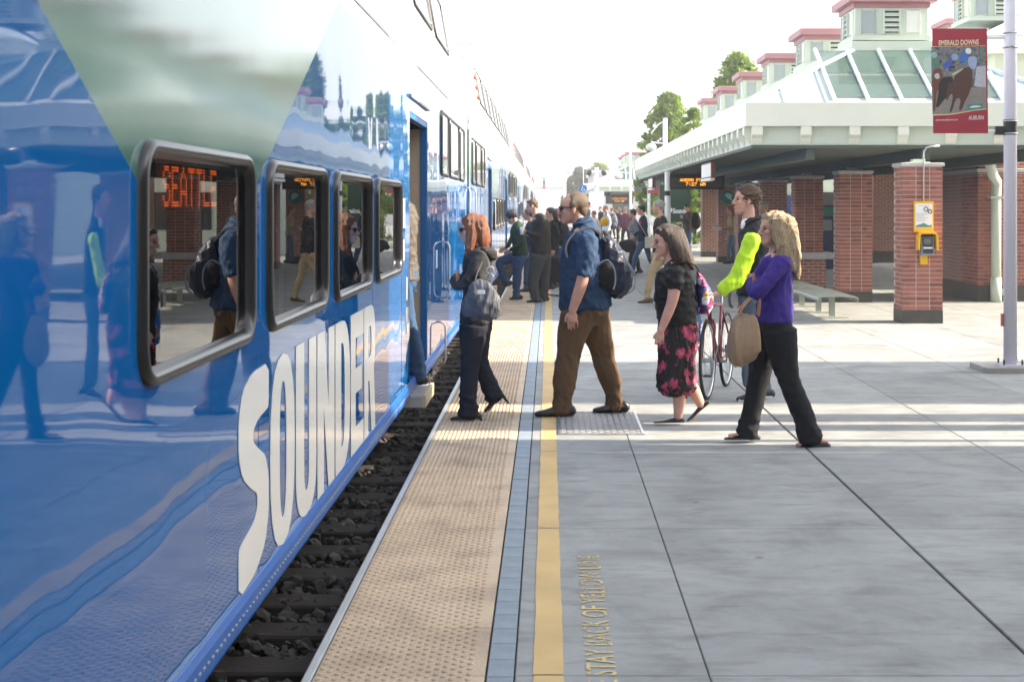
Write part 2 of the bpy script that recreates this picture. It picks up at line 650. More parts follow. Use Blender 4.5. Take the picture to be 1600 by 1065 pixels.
# blue-grey pavers beside the tactile strip
PAVER = mat('blue_grey_paver', (0.21, 0.255, 0.295), 0.6, 0.16, 7, 0.2, 50)
pav = MB()
pav.bbox(-0.0485, 0.0495, -0.1, 0.1, -0.06, 0, 0.003)
pm = pav.mesh('paver', PAVER)
border = thing('paver_border', 'single row of blue grey pavers beside the tactile strip', 'paving border')
for k in range(290):
    link('paver', pm, border, (-0.178, 3.0 + 0.2035 * k, RNG.uniform(-0.003, 0.0)))
pf = MB(); pf.box(-0.227, -0.133, 3.0 + 0.2035 * 289.6, 128, -0.06, -0.001); pf.build('far_pavers', PAVER, border)

# painted yellow line and stencilled words, worn
def worn_paint(name, col, wear):
    m, nt, b = new_mat(name)
    geo = nd(nt, 'ShaderNodeNewGeometry')
    n1 = noise(nt, geo.outputs['Position'], 55, 6, 0.7)
    n2 = noise(nt, geo.outputs['Position'], 2.5, 3)
    ad = nd(nt, 'ShaderNodeMath', operation='MULTIPLY_ADD')
    ad.inputs[1].default_value = 0.7
    nt.links.new(n2.outputs['Fac'], ad.inputs[0]); nt.links.new(n1.outputs['Fac'], ad.inputs[2])
    f = ramp(nt, ad.outputs[0], [(wear - 0.05, (0, 0, 0)), (wear + 0.05, (1, 1, 1))])
    c = ramp(nt, n2.outputs['Fac'], [(0.3, mul(col, 0.85)), (0.7, mul(col, 1.1))])
    nt.links.new(c, b.inputs['Base Color'])
    nt.links.new(f, b.inputs['Alpha'])
    b.inputs['Roughness'].default_value = 0.6
    return m


YL = worn_paint('worn_yellow_paint', (0.58, 0.39, 0.15), 0.50)
YT = worn_paint('worn_yellow_stencil', (0.60, 0.45, 0.18), 0.84)
yl = MB()
for j in range(52):
    n = 24
    y0, y1 = YJ[j] + 0.006, YJ[j + 1] - 0.006
    vs, fs = [], []
    for k in range(n + 1):
        y = y0 + (y1 - y0) * k / n
        wob = 0.0025
        vs += [(-0.056 + random.uniform(-wob, wob), y, 0.0035), (0.057 + random.uniform(-wob, wob), y, 0.0035)]
    fs = [(2 * k, 2 * k + 1, 2 * k + 3, 2 * k + 2) for k in range(n)]
    yl.add(vs, fs)
tag(yl.build('yellow_line', YL), 'worn yellow safety line painted along the platform', 'painted line')
t = text_obj('platform_lettering', 'PLEASE STAY BACK OF YELLOW LINE', (0.252, 4.88, 0.0035), (0, 1, 0), (-1, 0, 0), 2.30, 0.112, YT, bold=0.004, depth=0.0)
tag(t, 'faded yellow words STAY BACK OF YELLOW LINE stencilled on the concrete', 'lettering')

# drain grate under the walking man
grate = thing('drain_grate', 'metal access grate set in the concrete under the walking man', 'grate', (0.40, 11.58, 0))
gfr = MB()
for (x0, x1, y0, y1) in ((-0.325, -0.305, -0.6, 0.6), (0.305, 0.325, -0.6, 0.6), (-0.305, 0.305, -0.6, -0.58), (-0.305, 0.305, 0.58, 0.6)):
    gfr.box(x0, x1, y0, y1, 0.002, 0.010)
gfr.build('frame', STEEL, grate)
gpl = MB(); gpl.box(-0.304, 0.304, -0.579, 0.579, 0.0015, 0.0045)
gpl.build('plate', mat('dull_plate', (0.20, 0.195, 0.19), 0.5, 0.2, 20, metal=0.3), grate)
lug = MB()
for i in range(13):
    for j in range(24):
        a = 1 if (i + j) % 2 else -1
        cx, cy = -0.288 + i * 0.048, -0.555 + j * 0.0482
        dx, dy = 0.018, 0.018 * a
        q = 0.005
        lug.add([(cx - dx - q, cy - dy + q * a, 0.0045), (cx - dx + q, cy - dy - q * a, 0.0045), (cx + dx + q, cy + dy - q * a, 0.0045), (cx + dx - q, cy + dy + q * a, 0.0045),
                 (cx - dx, cy - dy, 0.0085), (cx + dx, cy + dy, 0.0085)],
                [(0, 1, 4), (2, 3, 5), (1, 2, 5, 4), (3, 0, 4, 5)])
o = lug.build('tread_lug', mat('worn_tread', (0.42, 0.41, 0.40), 0.4, 0.15, 30, metal=0.5), grate); o['kind'] = 'stuff'

# ------------------------------------------------------------------ train
XT, CARL = -1.12, 25.6
m, nt, b = new_mat('train_livery')
LIV = m
tc = nd(nt, 'ShaderNodeTexCoord')
sx = nd(nt, 'ShaderNodeSeparateXYZ')
nt.links.new(tc.outputs['Object'], sx.inputs[0])
mr = nd(nt, 'ShaderNodeMapRange'); mr.inputs[1].default_value = 0; mr.inputs[2].default_value = CARL
nt.links.new(sx.outputs[1], mr.inputs[0])
fc = nd(nt, 'ShaderNodeFloatCurve')
cv = fc.mapping.curves[0]
pts = [(0, 2.05), (7.0, 3.0), (10.25, 1.41), (13.4, 2.86), (17.6, 2.86), (25.6, 2.05)]
pts = [(y / CARL, z / 4.0) for y, z in pts]
cv.points[0].location = pts[0]; cv.points[1].location = pts[-1]
for p in pts[1:-1]:
    cv.points.new(*p)
for p in cv.points:
    p.handle_type = 'VECTOR'
fc.mapping.update()
nt.links.new(mr.outputs[0], fc.inputs['Value'])
zs = nd(nt, 'ShaderNodeMath', operation='MULTIPLY'); zs.inputs[1].default_value = 0.25
nt.links.new(sx.outputs[2], zs.inputs[0])
isblue = nd(nt, 'ShaderNodeMath', operation='LESS_THAN')
nt.links.new(zs.outputs[0], isblue.inputs[0]); nt.links.new(fc.outputs[0], isblue.inputs[1])
iswhite = nd(nt, 'ShaderNodeMath', operation='GREATER_THAN'); iswhite.inputs[1].default_value = 2.80
nt.links.new(sx.outputs[2], iswhite.inputs[0])
m1 = nd(nt, 'ShaderNodeMix', data_type='RGBA')
m1.inputs[6].default_value = (0.05, 0.15, 0.125, 1)
m1.inputs[7].default_value = (0.0, 0.100, 0.325, 1)
nt.links.new(isblue.outputs[0], m1.inputs[0])
m2 = nd(nt, 'ShaderNodeMix', data_type='RGBA')
m2.inputs[7].default_value = (0.80, 0.81, 0.81, 1)
nt.links.new(m1.outputs[2], m2.inputs[6]); nt.links.new(iswhite.outputs[0], m2.inputs[0])
nt.links.new(m2.outputs[2], b.inputs['Base Color'])
r1 = nd(nt, 'ShaderNodeMix', data_type='FLOAT')
r1.inputs[2].default_value = 0.11; r1.inputs[3].default_value = 0.025
nt.links.new(isblue.outputs[0], r1.inputs[0])
r2 = nd(nt, 'ShaderNodeMix', data_type='FLOAT')
r2.inputs[3].default_value = 0.12
nt.links.new(r1.outputs[0], r2.inputs[2]); nt.links.new(iswhite.outputs[0], r2.inputs[0])
nt.links.new(r2.outputs[0], b.inputs['Roughness'])
b.inputs['IOR'].default_value = 1.47
ic = nd(nt, 'ShaderNodeMath', operation='MULTIPLY_ADD')
ic.inputs[1].default_value = -0.4; ic.inputs[2].default_value = 0.4
nt.links.new(isblue.outputs[0], ic.inputs[0])
nt.links.new(ic.outputs[0], b.inputs['Coat Weight'])
b.inputs['Coat Roughness'].default_value = 0.10
b.inputs['Coat IOR'].default_value = 1.7
mp = nd(nt, 'ShaderNodeMapping'); mp.inputs['Scale'].default_value = (1, 1.0, 0.9)
nt.links.new(tc.outputs['Object'], mp.inputs[0])
wv = noise(nt, mp.outputs[0], 1.0, 1.5, 0.45)
bp = bump(nt, b, wv.outputs['Fac'], 0.17, 0.05)

GLASSW, nt, b = new_mat('tinted_window_glass')
nt.nodes.remove(b)
out = nt.nodes['Material Output']
fr = nd(nt, 'ShaderNodeFresnel'); fr.inputs['IOR'].default_value = 1.95
tr = nd(nt, 'ShaderNodeBsdfTransparent'); tr.inputs[0].default_value = (0.30, 0.32, 0.32, 1)
gl = nd(nt, 'ShaderNodeBsdfGlossy'); gl.inputs['Roughness'].default_value = 0.004; gl.inputs[0].default_value = (0.95, 0.95, 0.95, 1)
mxs = nd(nt, 'ShaderNodeMixShader')
nt.links.new(fr.outputs[0], mxs.inputs[0]); nt.links.new(tr.outputs[0], mxs.inputs[1]); nt.links.new(gl.outputs[0], mxs.inputs[2])
nt.links.new(mxs.outputs[0], out.inputs['Surface'])
GLASSD, nt, b = new_mat('dark_window_glass')
b.inputs['Base Color'].default_value = (0.02, 0.022, 0.022, 1)
b.inputs['Roughness'].default_value = 0.02
b.inputs['IOR'].default_value = 1.9
GASKET = mat('rubber_gasket', (0.010, 0.010, 0.011), 0.28, 0.15, 6)
SILL = mat('sill_blue', (0.0, 0.09, 0.36), 0.35, 0.1, 4)
JAMBB = mat('jamb_blue', (0.0, 0.115, 0.36), 0.35, 0.08, 3)
BEIGE = mat('beige_door_panel', (0.50, 0.40, 0.29), 0.5, 0.08, 4)
INTER = mat('train_interior', (0.10, 0.11, 0.11), 0.7, 0.2, 2)
SEATM = mat('train_seat', (0.05, 0.07, 0.13), 0.8, 0.2, 6)
WHITELET = mat('white_vinyl', (0.74, 0.74, 0.70), 0.18, 0.03, 2)
AMBER = emit('amber_led', (1.0, 0.13, 0.015), 1.1)

LOWW = [(9.47, 10.99), (11.28, 12.81), (13.10, 14.65), (14.93, 16.48)]
MEZW = [(0.85, 1.75), (2.0, 3.6), (3.85, 4.9), (20.7, 21.75), (22.0, 23.6), (23.85, 24.75)]
UPW = [(3.6 + 2.35 * k, 3.6 + 2.35 * k + 1.95) for k in range(8)]
DOORS = [(6.6, 8.33), (17.27, 19.0)]
ZW0, ZW1 = 1.21, 1.91


def window_ring(mb, y0, y1, z0, z1, r, prof, xf=lambda z: 0.0):
    rings = []
    for ins, h in prof:
        rings.append([(xf(z) + h, y, z) for y, z in rrect(y0 + ins, y1 - ins, z0 + ins, z1 - ins, max(r - ins, 0.01))])
    mb.rings(rings, cap=False)


def window(root, y0, y1, z0, z1, r, opening, proud=0.028, xf=lambda z: 0.0):
    mb = MB()
    w = 0.054
    if opening:
        prof = [(0, 0.0), (0.004, proud * .55), (0.014, proud * .9), (0.024, proud), (0.034, proud * .85), (0.044, proud * .45), (0.049, 0.0), (w, -0.014)]
    else:
        prof = [(0, 0.0), (0.006, proud * .7), (0.024, proud), (0.044, proud * .7), (0.05, 0.006)]
    window_ring(mb, y0, y1, z0, z1, r, prof, xf)
    g = mb.build('window', GASKET, root, smooth=True)
    pb = MB()
    ins = 0.045
    poly = rrect(y0 + ins, y1 - ins, z0 + ins, z1 - ins, max(r - ins, 0.02))
    d = -0.010 if opening else 0.008
    pb.add([(xf(z) + d, y, z) for y, z in poly], [tuple(range(len(poly)))])
    pb.build('pane', GLASSW if opening else GLASSD, g)
    return g


def side_panel(mb, ys, zs, holes):
    for i in range(len(ys) - 1):
        for j in range(len(zs) - 1):
            cy, cz = (ys[i] + ys[i + 1]) / 2, (zs[j] + zs[j + 1]) / 2
            if any(a < cy < b_ and c < cz < d for a, b_, c, d in holes):
                continue
            mb.add([(0, ys[i], zs[j]), (0, ys[i + 1], zs[j]), (0, ys[i + 1], zs[j + 1]), (0, ys[i], zs[j + 1])], [(0, 1, 2, 3)])


def upx(z):
    return -0.13 * (z - 3.35) / 0.75


def make_car(Y0, near, label):
    root = thing('train_car', label, 'train car', (XT, Y0, 0), group='coupled cars of the train')
    mb = MB()
    holes = [(a, b_, 0.25, 2.49) for a, b_ in DOORS]
    if near:
        holes += [(a + 0.045, b_ - 0.045, ZW0 + 0.045, ZW1 - 0.045) for a, b_ in LOWW]
    ys = sorted({0, CARL} | {h[0] for h in holes} | {h[1] for h in holes})
    zs = sorted({0.30, 3.35} | {h[2] for h in holes} | {h[3] for h in holes})
    side_panel(mb, ys, zs, holes)
    sec = [(0.0, 3.35), (-0.13, 4.10), (-0.24, 4.30), (-0.45, 4.47), (-0.85, 4.60), (-1.5, 4.64), (-2.15, 4.60), (-2.55, 4.47), (-2.87, 4.10), (-3.0, 3.35), (-3.0, 0.30), (-2.9, 0.17), (-0.12, 0.17)]
    n = len(sec)
    mb.add([(x, 0, z) for x, z in sec] + [(x, CARL, z) for x, z in sec], [(i, i + 1, i + 1 + n, i + n) for i in range(n - 1)])
    for yy in (0, CARL):
        full = [(0.0, 0.3)] + sec
        mb.add([(x, yy, z) for x, z in full], [tuple(range(len(full)))])
    body = mb.build('body', LIV, root)
    sb = MB()
    sb.prism([(-0.12, 0.165), (-0.02, 0.165), (0.010, 0.185), (0.016, 0.20), (0.016, 0.275), (0.004, 0.300), (0.0, 0.302), (-0.12, 0.302)], 0, CARL, lambda a, b_, c: (a, c, b_))
    sill = sb.build('side_sill', SILL, root)
    rb = MB()
    for k in range(int(CARL / 0.06)):
        if Y0 + 0.06 * k < 2.5 or Y0 + 0.06 * k > 30:
            continue
        y = 0.03 + 0.06 * k
        rb.add([(0.017, y - 0.017, 0.232), (0.017, y + 0.017, 0.232), (0.017, y + 0.017, 0.246), (0.017, y - 0.017, 0.246), (0.022, y - .008, 0.236), (0.022, y + 0.008, 0.236), (0.022, y + .008, .243), (0.022, y - .008, .243)],
               [(4, 5, 6, 7), (0, 1, 5, 4), (1, 2, 6, 5), (2, 3, 7, 6), (3, 0, 4, 7)])
    if rb.v:
        o = rb.build('rivet_row', mat('rivet_blue', (0.12, 0.17, 0.27), 0.4, 0.1), sill); o['kind'] = 'stuff'
    trim = MB()
    trim.box(0.0, 0.006, 0.0, CARL, 2.905, 2.925)
    trim.build('belt_moulding', mat('belt_grey', (0.38, 0.40, 0.42), 0.4), root)
    for yy in (11.135, 12.955, 14.79, 16.62):
        g = MB(); g.box(0.0002, 0.0012, yy, yy + 0.006, 0.305, 1.20); g.build('panel_seam', LIV, root)
    for a, b_ in LOWW:
        window(root, a, b_, ZW0, ZW1, 0.13, near)
    for a, b_ in MEZW:
        window(root, a, b_, 2.03, 2.73, 0.10, False, 0.02)
    for a, b_ in UPW:
        window(root, a, b_, 3.40, 4.02, 0.10, False, 0.02, upx)
    # doorways: floor, far jamb, beige pocket panel, rear wall
    for di, (a, b_) in enumerate(DOORS):
        fl = MB()
        fl.box(-1.6, -0.005, a + 0.002, b_ - 0.002, 0.20, 0.26)
        d = fl.build('doorway', mat('vestibule_floor', (0.16, 0.15, 0.14), 0.6, 0.2), root)
        j = MB(); j.box(-0.062, -0.003, b_ - 0.035, b_ + 0.02, 0.262, 2.488); j.box(-0.062, -0.003, a - 0.02, a + 0.03, 0.262, 2.488); j.box(-.062, -.003, a + .031, b_ - .036, 2.44, 2.488)
        j.build('jamb', JAMBB, d)
        p = MB(); p.box(-0.30, -0.064, b_ - 0.02, b_ + 0.03, 0.262, 2.43)
        for k in range(7):
            p.ball((-0.10, b_ - 0.022, 0.5 + 0.3 * k), (0.010, 0.006, 0.010), 8, 4)
        p.build('pocket_panel', BEIGE, d)
        w = MB(); w.box(-1.64, -1.6, a - 0.2, b_ + 0.2, 0.2, 2.5); w.box(-1.6, -0.31, b_ + 0.03, b_ + 0.07, 0.26, 2.5); w.box(-1.6, -0.07, a - 0.06, a - 0.022, 0.26, 2.5)
        w.build('vestibule_wall', INTER, d)
        dr = MB(); dr.box(0.0, 0.022, a - 0.05, b_ + 0.06, 2.60, 2.622); dr.build('drip_rail', MATS['belt_grey'], d)
        if near or di == 0:
            st = MB()
            st.bbox(-0.07, 0.105, a - 0.12, a + 0.72, 0.115, 0.205, 0.006)
            so = st.build('step', mat('step_tread', (0.34, 0.33, 0.31), 0.5, 0.15, 20, metal=0.2), d)
            nz = MB(); nz.bbox(0.106, 0.140, a - 0.125, a + 0.725, 0.112, 0.212, 0.006)
            nz.build('nosing', mat('step_nosing', (0.42, 0.35, 0.23), 0.55, 0.08), d)
    # grab irons
    for yy, z0, z1 in ((24.9, 1.55, 1.98), (0.5, 1.55, 1.98), (20.3, 0.10, 0.55), (20.9, 0.75, 1.35)):
        g = MB()
        g.tube([(0.0, yy, z0), (0.06, yy, z0 + 0.02), (0.075, yy, z0 + 0.06), (0.075, yy, z1 - 0.06), (0.06, yy, z1 - 0.02), (0.0, yy, z1)], 0.009, 8)
        g.build('grab_iron', mat('grab_iron_steel', (0.55, 0.50, 0.44), 0.3, 0.05, metal=0.6), root, smooth=True)
    # ladder rungs at the roof edge of the end
    for k in range(4):
        g = MB()
        z = 3.86 + 0.08 * k
        g.tube([(upx(z), 0.15 - 0.0 * k, z), (upx(z) + 0.16, 0.15, z), (upx(z) + 0.16, 0.45, z), (upx(z), 0.45, z)], 0.011, 6)
        g.build('ladder_rung', MATS['grab_iron_steel'], root)
    # end diaphragm in the gap to the next car
    g = MB(); g.box(-2.2, -0.8, CARL + 0.005, CARL + 0.20, 0.4, 2.7); g.build('gangway', BLACKP, root)
    # small service plates beside the far door
    for z0, z1, y0, y1 in ((1.55, 1.78, 16.72, 16.86), (1.30, 1.46, 16.72, 16.82), (0.98, 1.16, 16.98, 17.04), (0.72, 0.92, 16.98, 17.10), (1.10, 1.28, 20.05, 20.17)):
        g = MB(); g.box(0.0005, 0.004, y0, y1, z0, z1); g.build('service_plate', WHITELET, root)
    # bogies
    for yc in (3.6, 22.0):
        g = MB()
        g.box(-2.6, -0.16, yc - 1.4, yc + 1.4, -0.02, 0.15)
        for s in (-1.1, 1.1):
            for k in (-0.25, -2.35):
                pts = [(k, yc + s + 0.46 * math.cos(2 * math.pi * i / 24), 0.14 + 0.40 * math.sin(2 * math.pi * i / 24)) for i in range(24)]
                g.prism([(p[1], p[2] - 0.1) for p in pts], k - 0.12, k, lambda a, b_, c: (c, a, b_))
        g.build('bogie', DARKSTEEL, root)
    # roof marker signs
    if near is False:
        g = MB()
        for k in range(3):
            g.ball((upx(3.72 - 0.16 * k) + 0.01, 2.75, 3.78 - 0.16 * k), (0.02, 0.055, 0.055), 12, 6)
        g.build('marker_light', mat('marker_red', (0.55, 0.05, 0.03), 0.3, 0.05), root)
    if near:
        g = MB()
        g.box(-2.7, -2.66, 8.4, 17.1, 0.3, 2.5); g.box(-2.66, -0.07, 8.4, 17.1, 2.2, 2.24); g.box(-2.66, -0.07, 8.4, 17.1, 0.40, 0.44)
        g.box(-2.66, -0.06, 8.36, 8.4, 0.3, 2.3); g.box(-2.66, -0.06, 17.1, 17.14, 0.3, 2.3)
        g.build('saloon_lining', INTER, root)
        for k in range(8):
            y = 9.1 + 1.0 * k
            s = MB()
            s.bbox(-1.15, -0.10, y, y + 0.12, 0.45, 1.62, 0.03)
            s.bbox(-1.15, -0.10, y + 0.12, y + 0.55, 0.75, 0.86, 0.02)
            s.build('seat', SEATM, root)
    return root


CAR1Y = -5.5
cars = []
lab = ['blue and white double-deck train car nearest the camera with white wave lettering',
       'second train car, where the woman in green steps aboard',
       'third train car, behind the boarding crowd', 'fourth train car, paler in the distance', 'last train car visible, far down the platform']
for k in range(5):
    cars.append(make_car(CAR1Y + (CARL + 0.42) * k, k == 0, lab[k]))
car1 = cars[0]

# big lettering on the side of the first car: S O U N D E R in tall letters
def ell(cx, cy, rx, ry, a0=0, a1=360, n=20):
    return [(cx + rx * math.copysign(abs(math.cos(R(a))) ** 0.8, math.cos(R(a))), cy + ry * math.copysign(abs(math.sin(R(a))) ** 0.8, math.sin(R(a)))) for a in [a0 + (a1 - a0) * i / n for i in range(n + (0 if a1 - a0 == 360 else 1))]]


def smooth_poly(p, it=2):
    for _ in range(it):
        q = []
        for i in range(len(p)):
            a, b_ = p[i], p[(i + 1) % len(p)]
            q += [(a[0] * .8 + b_[0] * .2, a[1] * .8 + b_[1] * .2), (a[0] * .2 + b_[0] * .8, a[1] * .2 + b_[1] * .8)]
        p = q
    return p


GL = {
    'S': [smooth_poly([(0, 0), (0, .22), (.10, .24), (.50, .28), (.60, .33), (.60, .40), (.42, .44), (.12, .53), (0, .64), (0, .80), (.12, .93), (.42, .99), (1, 1.0), (1, .78), (.9, .77), (.60, .75), (.46, .71), (.46, .66), (.6, .62), (.88, .55), (1, .44), (1, .26), (.88, .12), (.55, .03)], 1)],
    'O': [ell(.5, .5, .5, .5), ell(.5, .5, .14, .36)],
    'U': [[(0, 1), (0, .3)] + ell(.5, .28, .5, .28, 180, 360, 14) + [(1, .3), (1, 1), (.62, 1), (.62, .3)] + ell(.5, .28, .12, .14, 360, 180, 10) + [(.38, .3), (.38, 1)]],
    'N': [[(0, 0), (0, 1), (.40, 1), (.64, .50), (.64, 1), (1, 1), (1, 0), (.62, 0), (.36, .52), (.36, 0)]],
    'D': [[(0, 0), (0, 1), (.45, 1)] + ell(.45, .5, .55, .5, 90, -90, 16), [(.38, .15), (.38, .85), (.45, .85)] + ell(.45, .5, .17, .35, 90, -90, 12) + [(.45, .15)]],
    'E': [[(0, 0), (0, 1), (1, 1), (1, .82), (.36, .82), (.36, .60), (.86, .60), (.86, .42), (.36, .42), (.36, .18), (1, .18), (1, 0)]],
    'R': [[(0, 0), (0, 1), (.55, 1)] + ell(.55, .72, .43, .28, 90, -50, 12) + [(1, 0), (.64, 0), (.44, .42), (.34, .42), (.34, 0)], [(.34, .60), (.34, .84), (.52, .84)] + ell(.52, .72, .12, .12, 90, -90, 8)],
}
yb = 5.26
for ch in 'SOUNDER':
    g = glyph_mesh(GL[ch], 0.001)
    w = 0.565
    n = len(g.vertices)
    co = np.empty(n * 3); g.vertices.foreach_get('co', co); co = co.reshape(-1, 3)
    new = np.stack([co[:, 2] + 0.0025, yb - CAR1Y + co[:, 0] * w, 0.30 + co[:, 1] * 0.80], 1)
    g.vertices.foreach_set('co', new.ravel())
    g.materials.clear(); g.materials.append(WHITELET); g.update()
    link('letter', g, car1)
    yb += w + 0.033

# destination display behind the first window
ds = thing('destination_display', 'orange dot matrix display reading SEATTLE behind the nearest train window', 'display', (XT - 0.055, 4.405, 1.672))
bx = MB(); bx.box(-0.05, 0.0, -0.04, 0.82, -0.03, 0.235)
bx.build('casing', BLACKP, ds)
led_dots('SEATTLE', (0.001, 0.03, 0.045), (0, 1, 0), (0, 0, 1), 0.715, 0.128, 14).build('lamp_dots', AMBER, ds)
# ------------------------------------------------------------------ main canopy
CX0, CX1, CY0, CY1 = 2.96, 8.44, 21.9, 50.0
ZF1, ZF0, ZR0 = 3.276, 2.92, 2.62
GLASSR, nt, b = new_mat('skylight_glass')
b.inputs['Base Color'].default_value = (0.075, 0.13, 0.115, 1)
b.inputs['Roughness'].default_value = 0.04
b.inputs['Alpha'].default_value = 0.8
BRIGHTP = mat('pale_panel', (0.72, 0.72, 0.66), 0.4, 0.05)


def cupola_meshes():
    W, H = 1.21, 0.46
    out = {}
    k = MB(); k.box(0, W, 0, W, 0, H); out['wall'] = k.mesh('wall', GREEN)
    k = MB(); k.bbox(-0.13, W + 0.13, -0.13, W + 0.13, H + 0.09, H + 0.22, 0.012); k.box(-0.03, W + 0.03, -0.03, W + 0.03, H, H + 0.089)
    out['cap'] = k.mesh('cap', [CAPRED])
    k = MB(); k.box(-0.04, W + 0.04, -0.04, W + 0.04, -0.08, -0.001); out['base'] = k.mesh('base', GREEN)
    f = lambda i: 0.14 + i * 0.345
    k = MB(); k.box(0, 0.20, -0.012, -0.001, 0.05, 0.41); k.box(-0.02, 0.0, -0.02, -0.001, 0.03, 0.43); k.box(0.2, 0.22, -0.02, -0.001, 0.03, 0.43)
    out['panel'] = k.mesh('panel', PANELGREY)
    k = MB(); k.box(0, 0.20, -0.012, -0.001, 0.05, 0.41); k.box(-0.02, 0.0, -0.02, -0.001, 0.03, 0.43); k.box(0.2, 0.22, -0.02, -0.001, 0.03, 0.43)
    out['pale'] = k.mesh('panel', BRIGHTP)
    k = MB()
    k.m = 0; k.box(0, 0.24, -0.004, -0.001, 0.05, 0.41)
    k.m = 1
    for i in range(4):
        z = 0.07 + i * 0.085
        k.add([(0, -0.045, z), (0.24, -0.045, z), (0.24, -0.006, z + 0.055), (0, -0.006, z + 0.055), (0, -0.045, z - .008), (0.24, -0.045, z - .008), (0.24, -0.006, z + 0.047), (0, -0.006, z + 0.047)],
              [(0, 1, 2, 3), (4, 7, 6, 5), (0, 4, 5, 1), (1, 5, 6, 2), (2, 6, 7, 3), (3, 7, 4, 0)])
    k.box(-0.03, 0.0, -0.05, -0.001, 0.03, 0.43); k.box(0.24, 0.27, -0.05, -0.001, 0.03, 0.43)
    out['louvre'] = k.mesh('louvre', [BLACKP, GREEN])
    return out


CUP = cupola_meshes()


def cupola(parent, x, y, z, s=1.0):
    c = link('cupola', CUP['wall'], parent, (x, y, z)); c.scale = (s, s, s)
    for nm in ('cap', 'base'):
        link(nm, CUP[nm], c)
    for face in range(2):
        rot = (0, 0, 0) if face == 0 else (0, 0, R(-90))
        for i, nm in enumerate(('panel', 'louvre', 'pale')):
            d = (0.12, 0.485, 0.87)[i]
            o = link('panel' if nm != 'louvre' else 'louvre', CUP[nm], c)
            if face == 0:
                o.location = (d, 0, 0)
            else:
                o.rotation_euler = rot
                o.location = (0, 1.21 - d, 0)
    return c


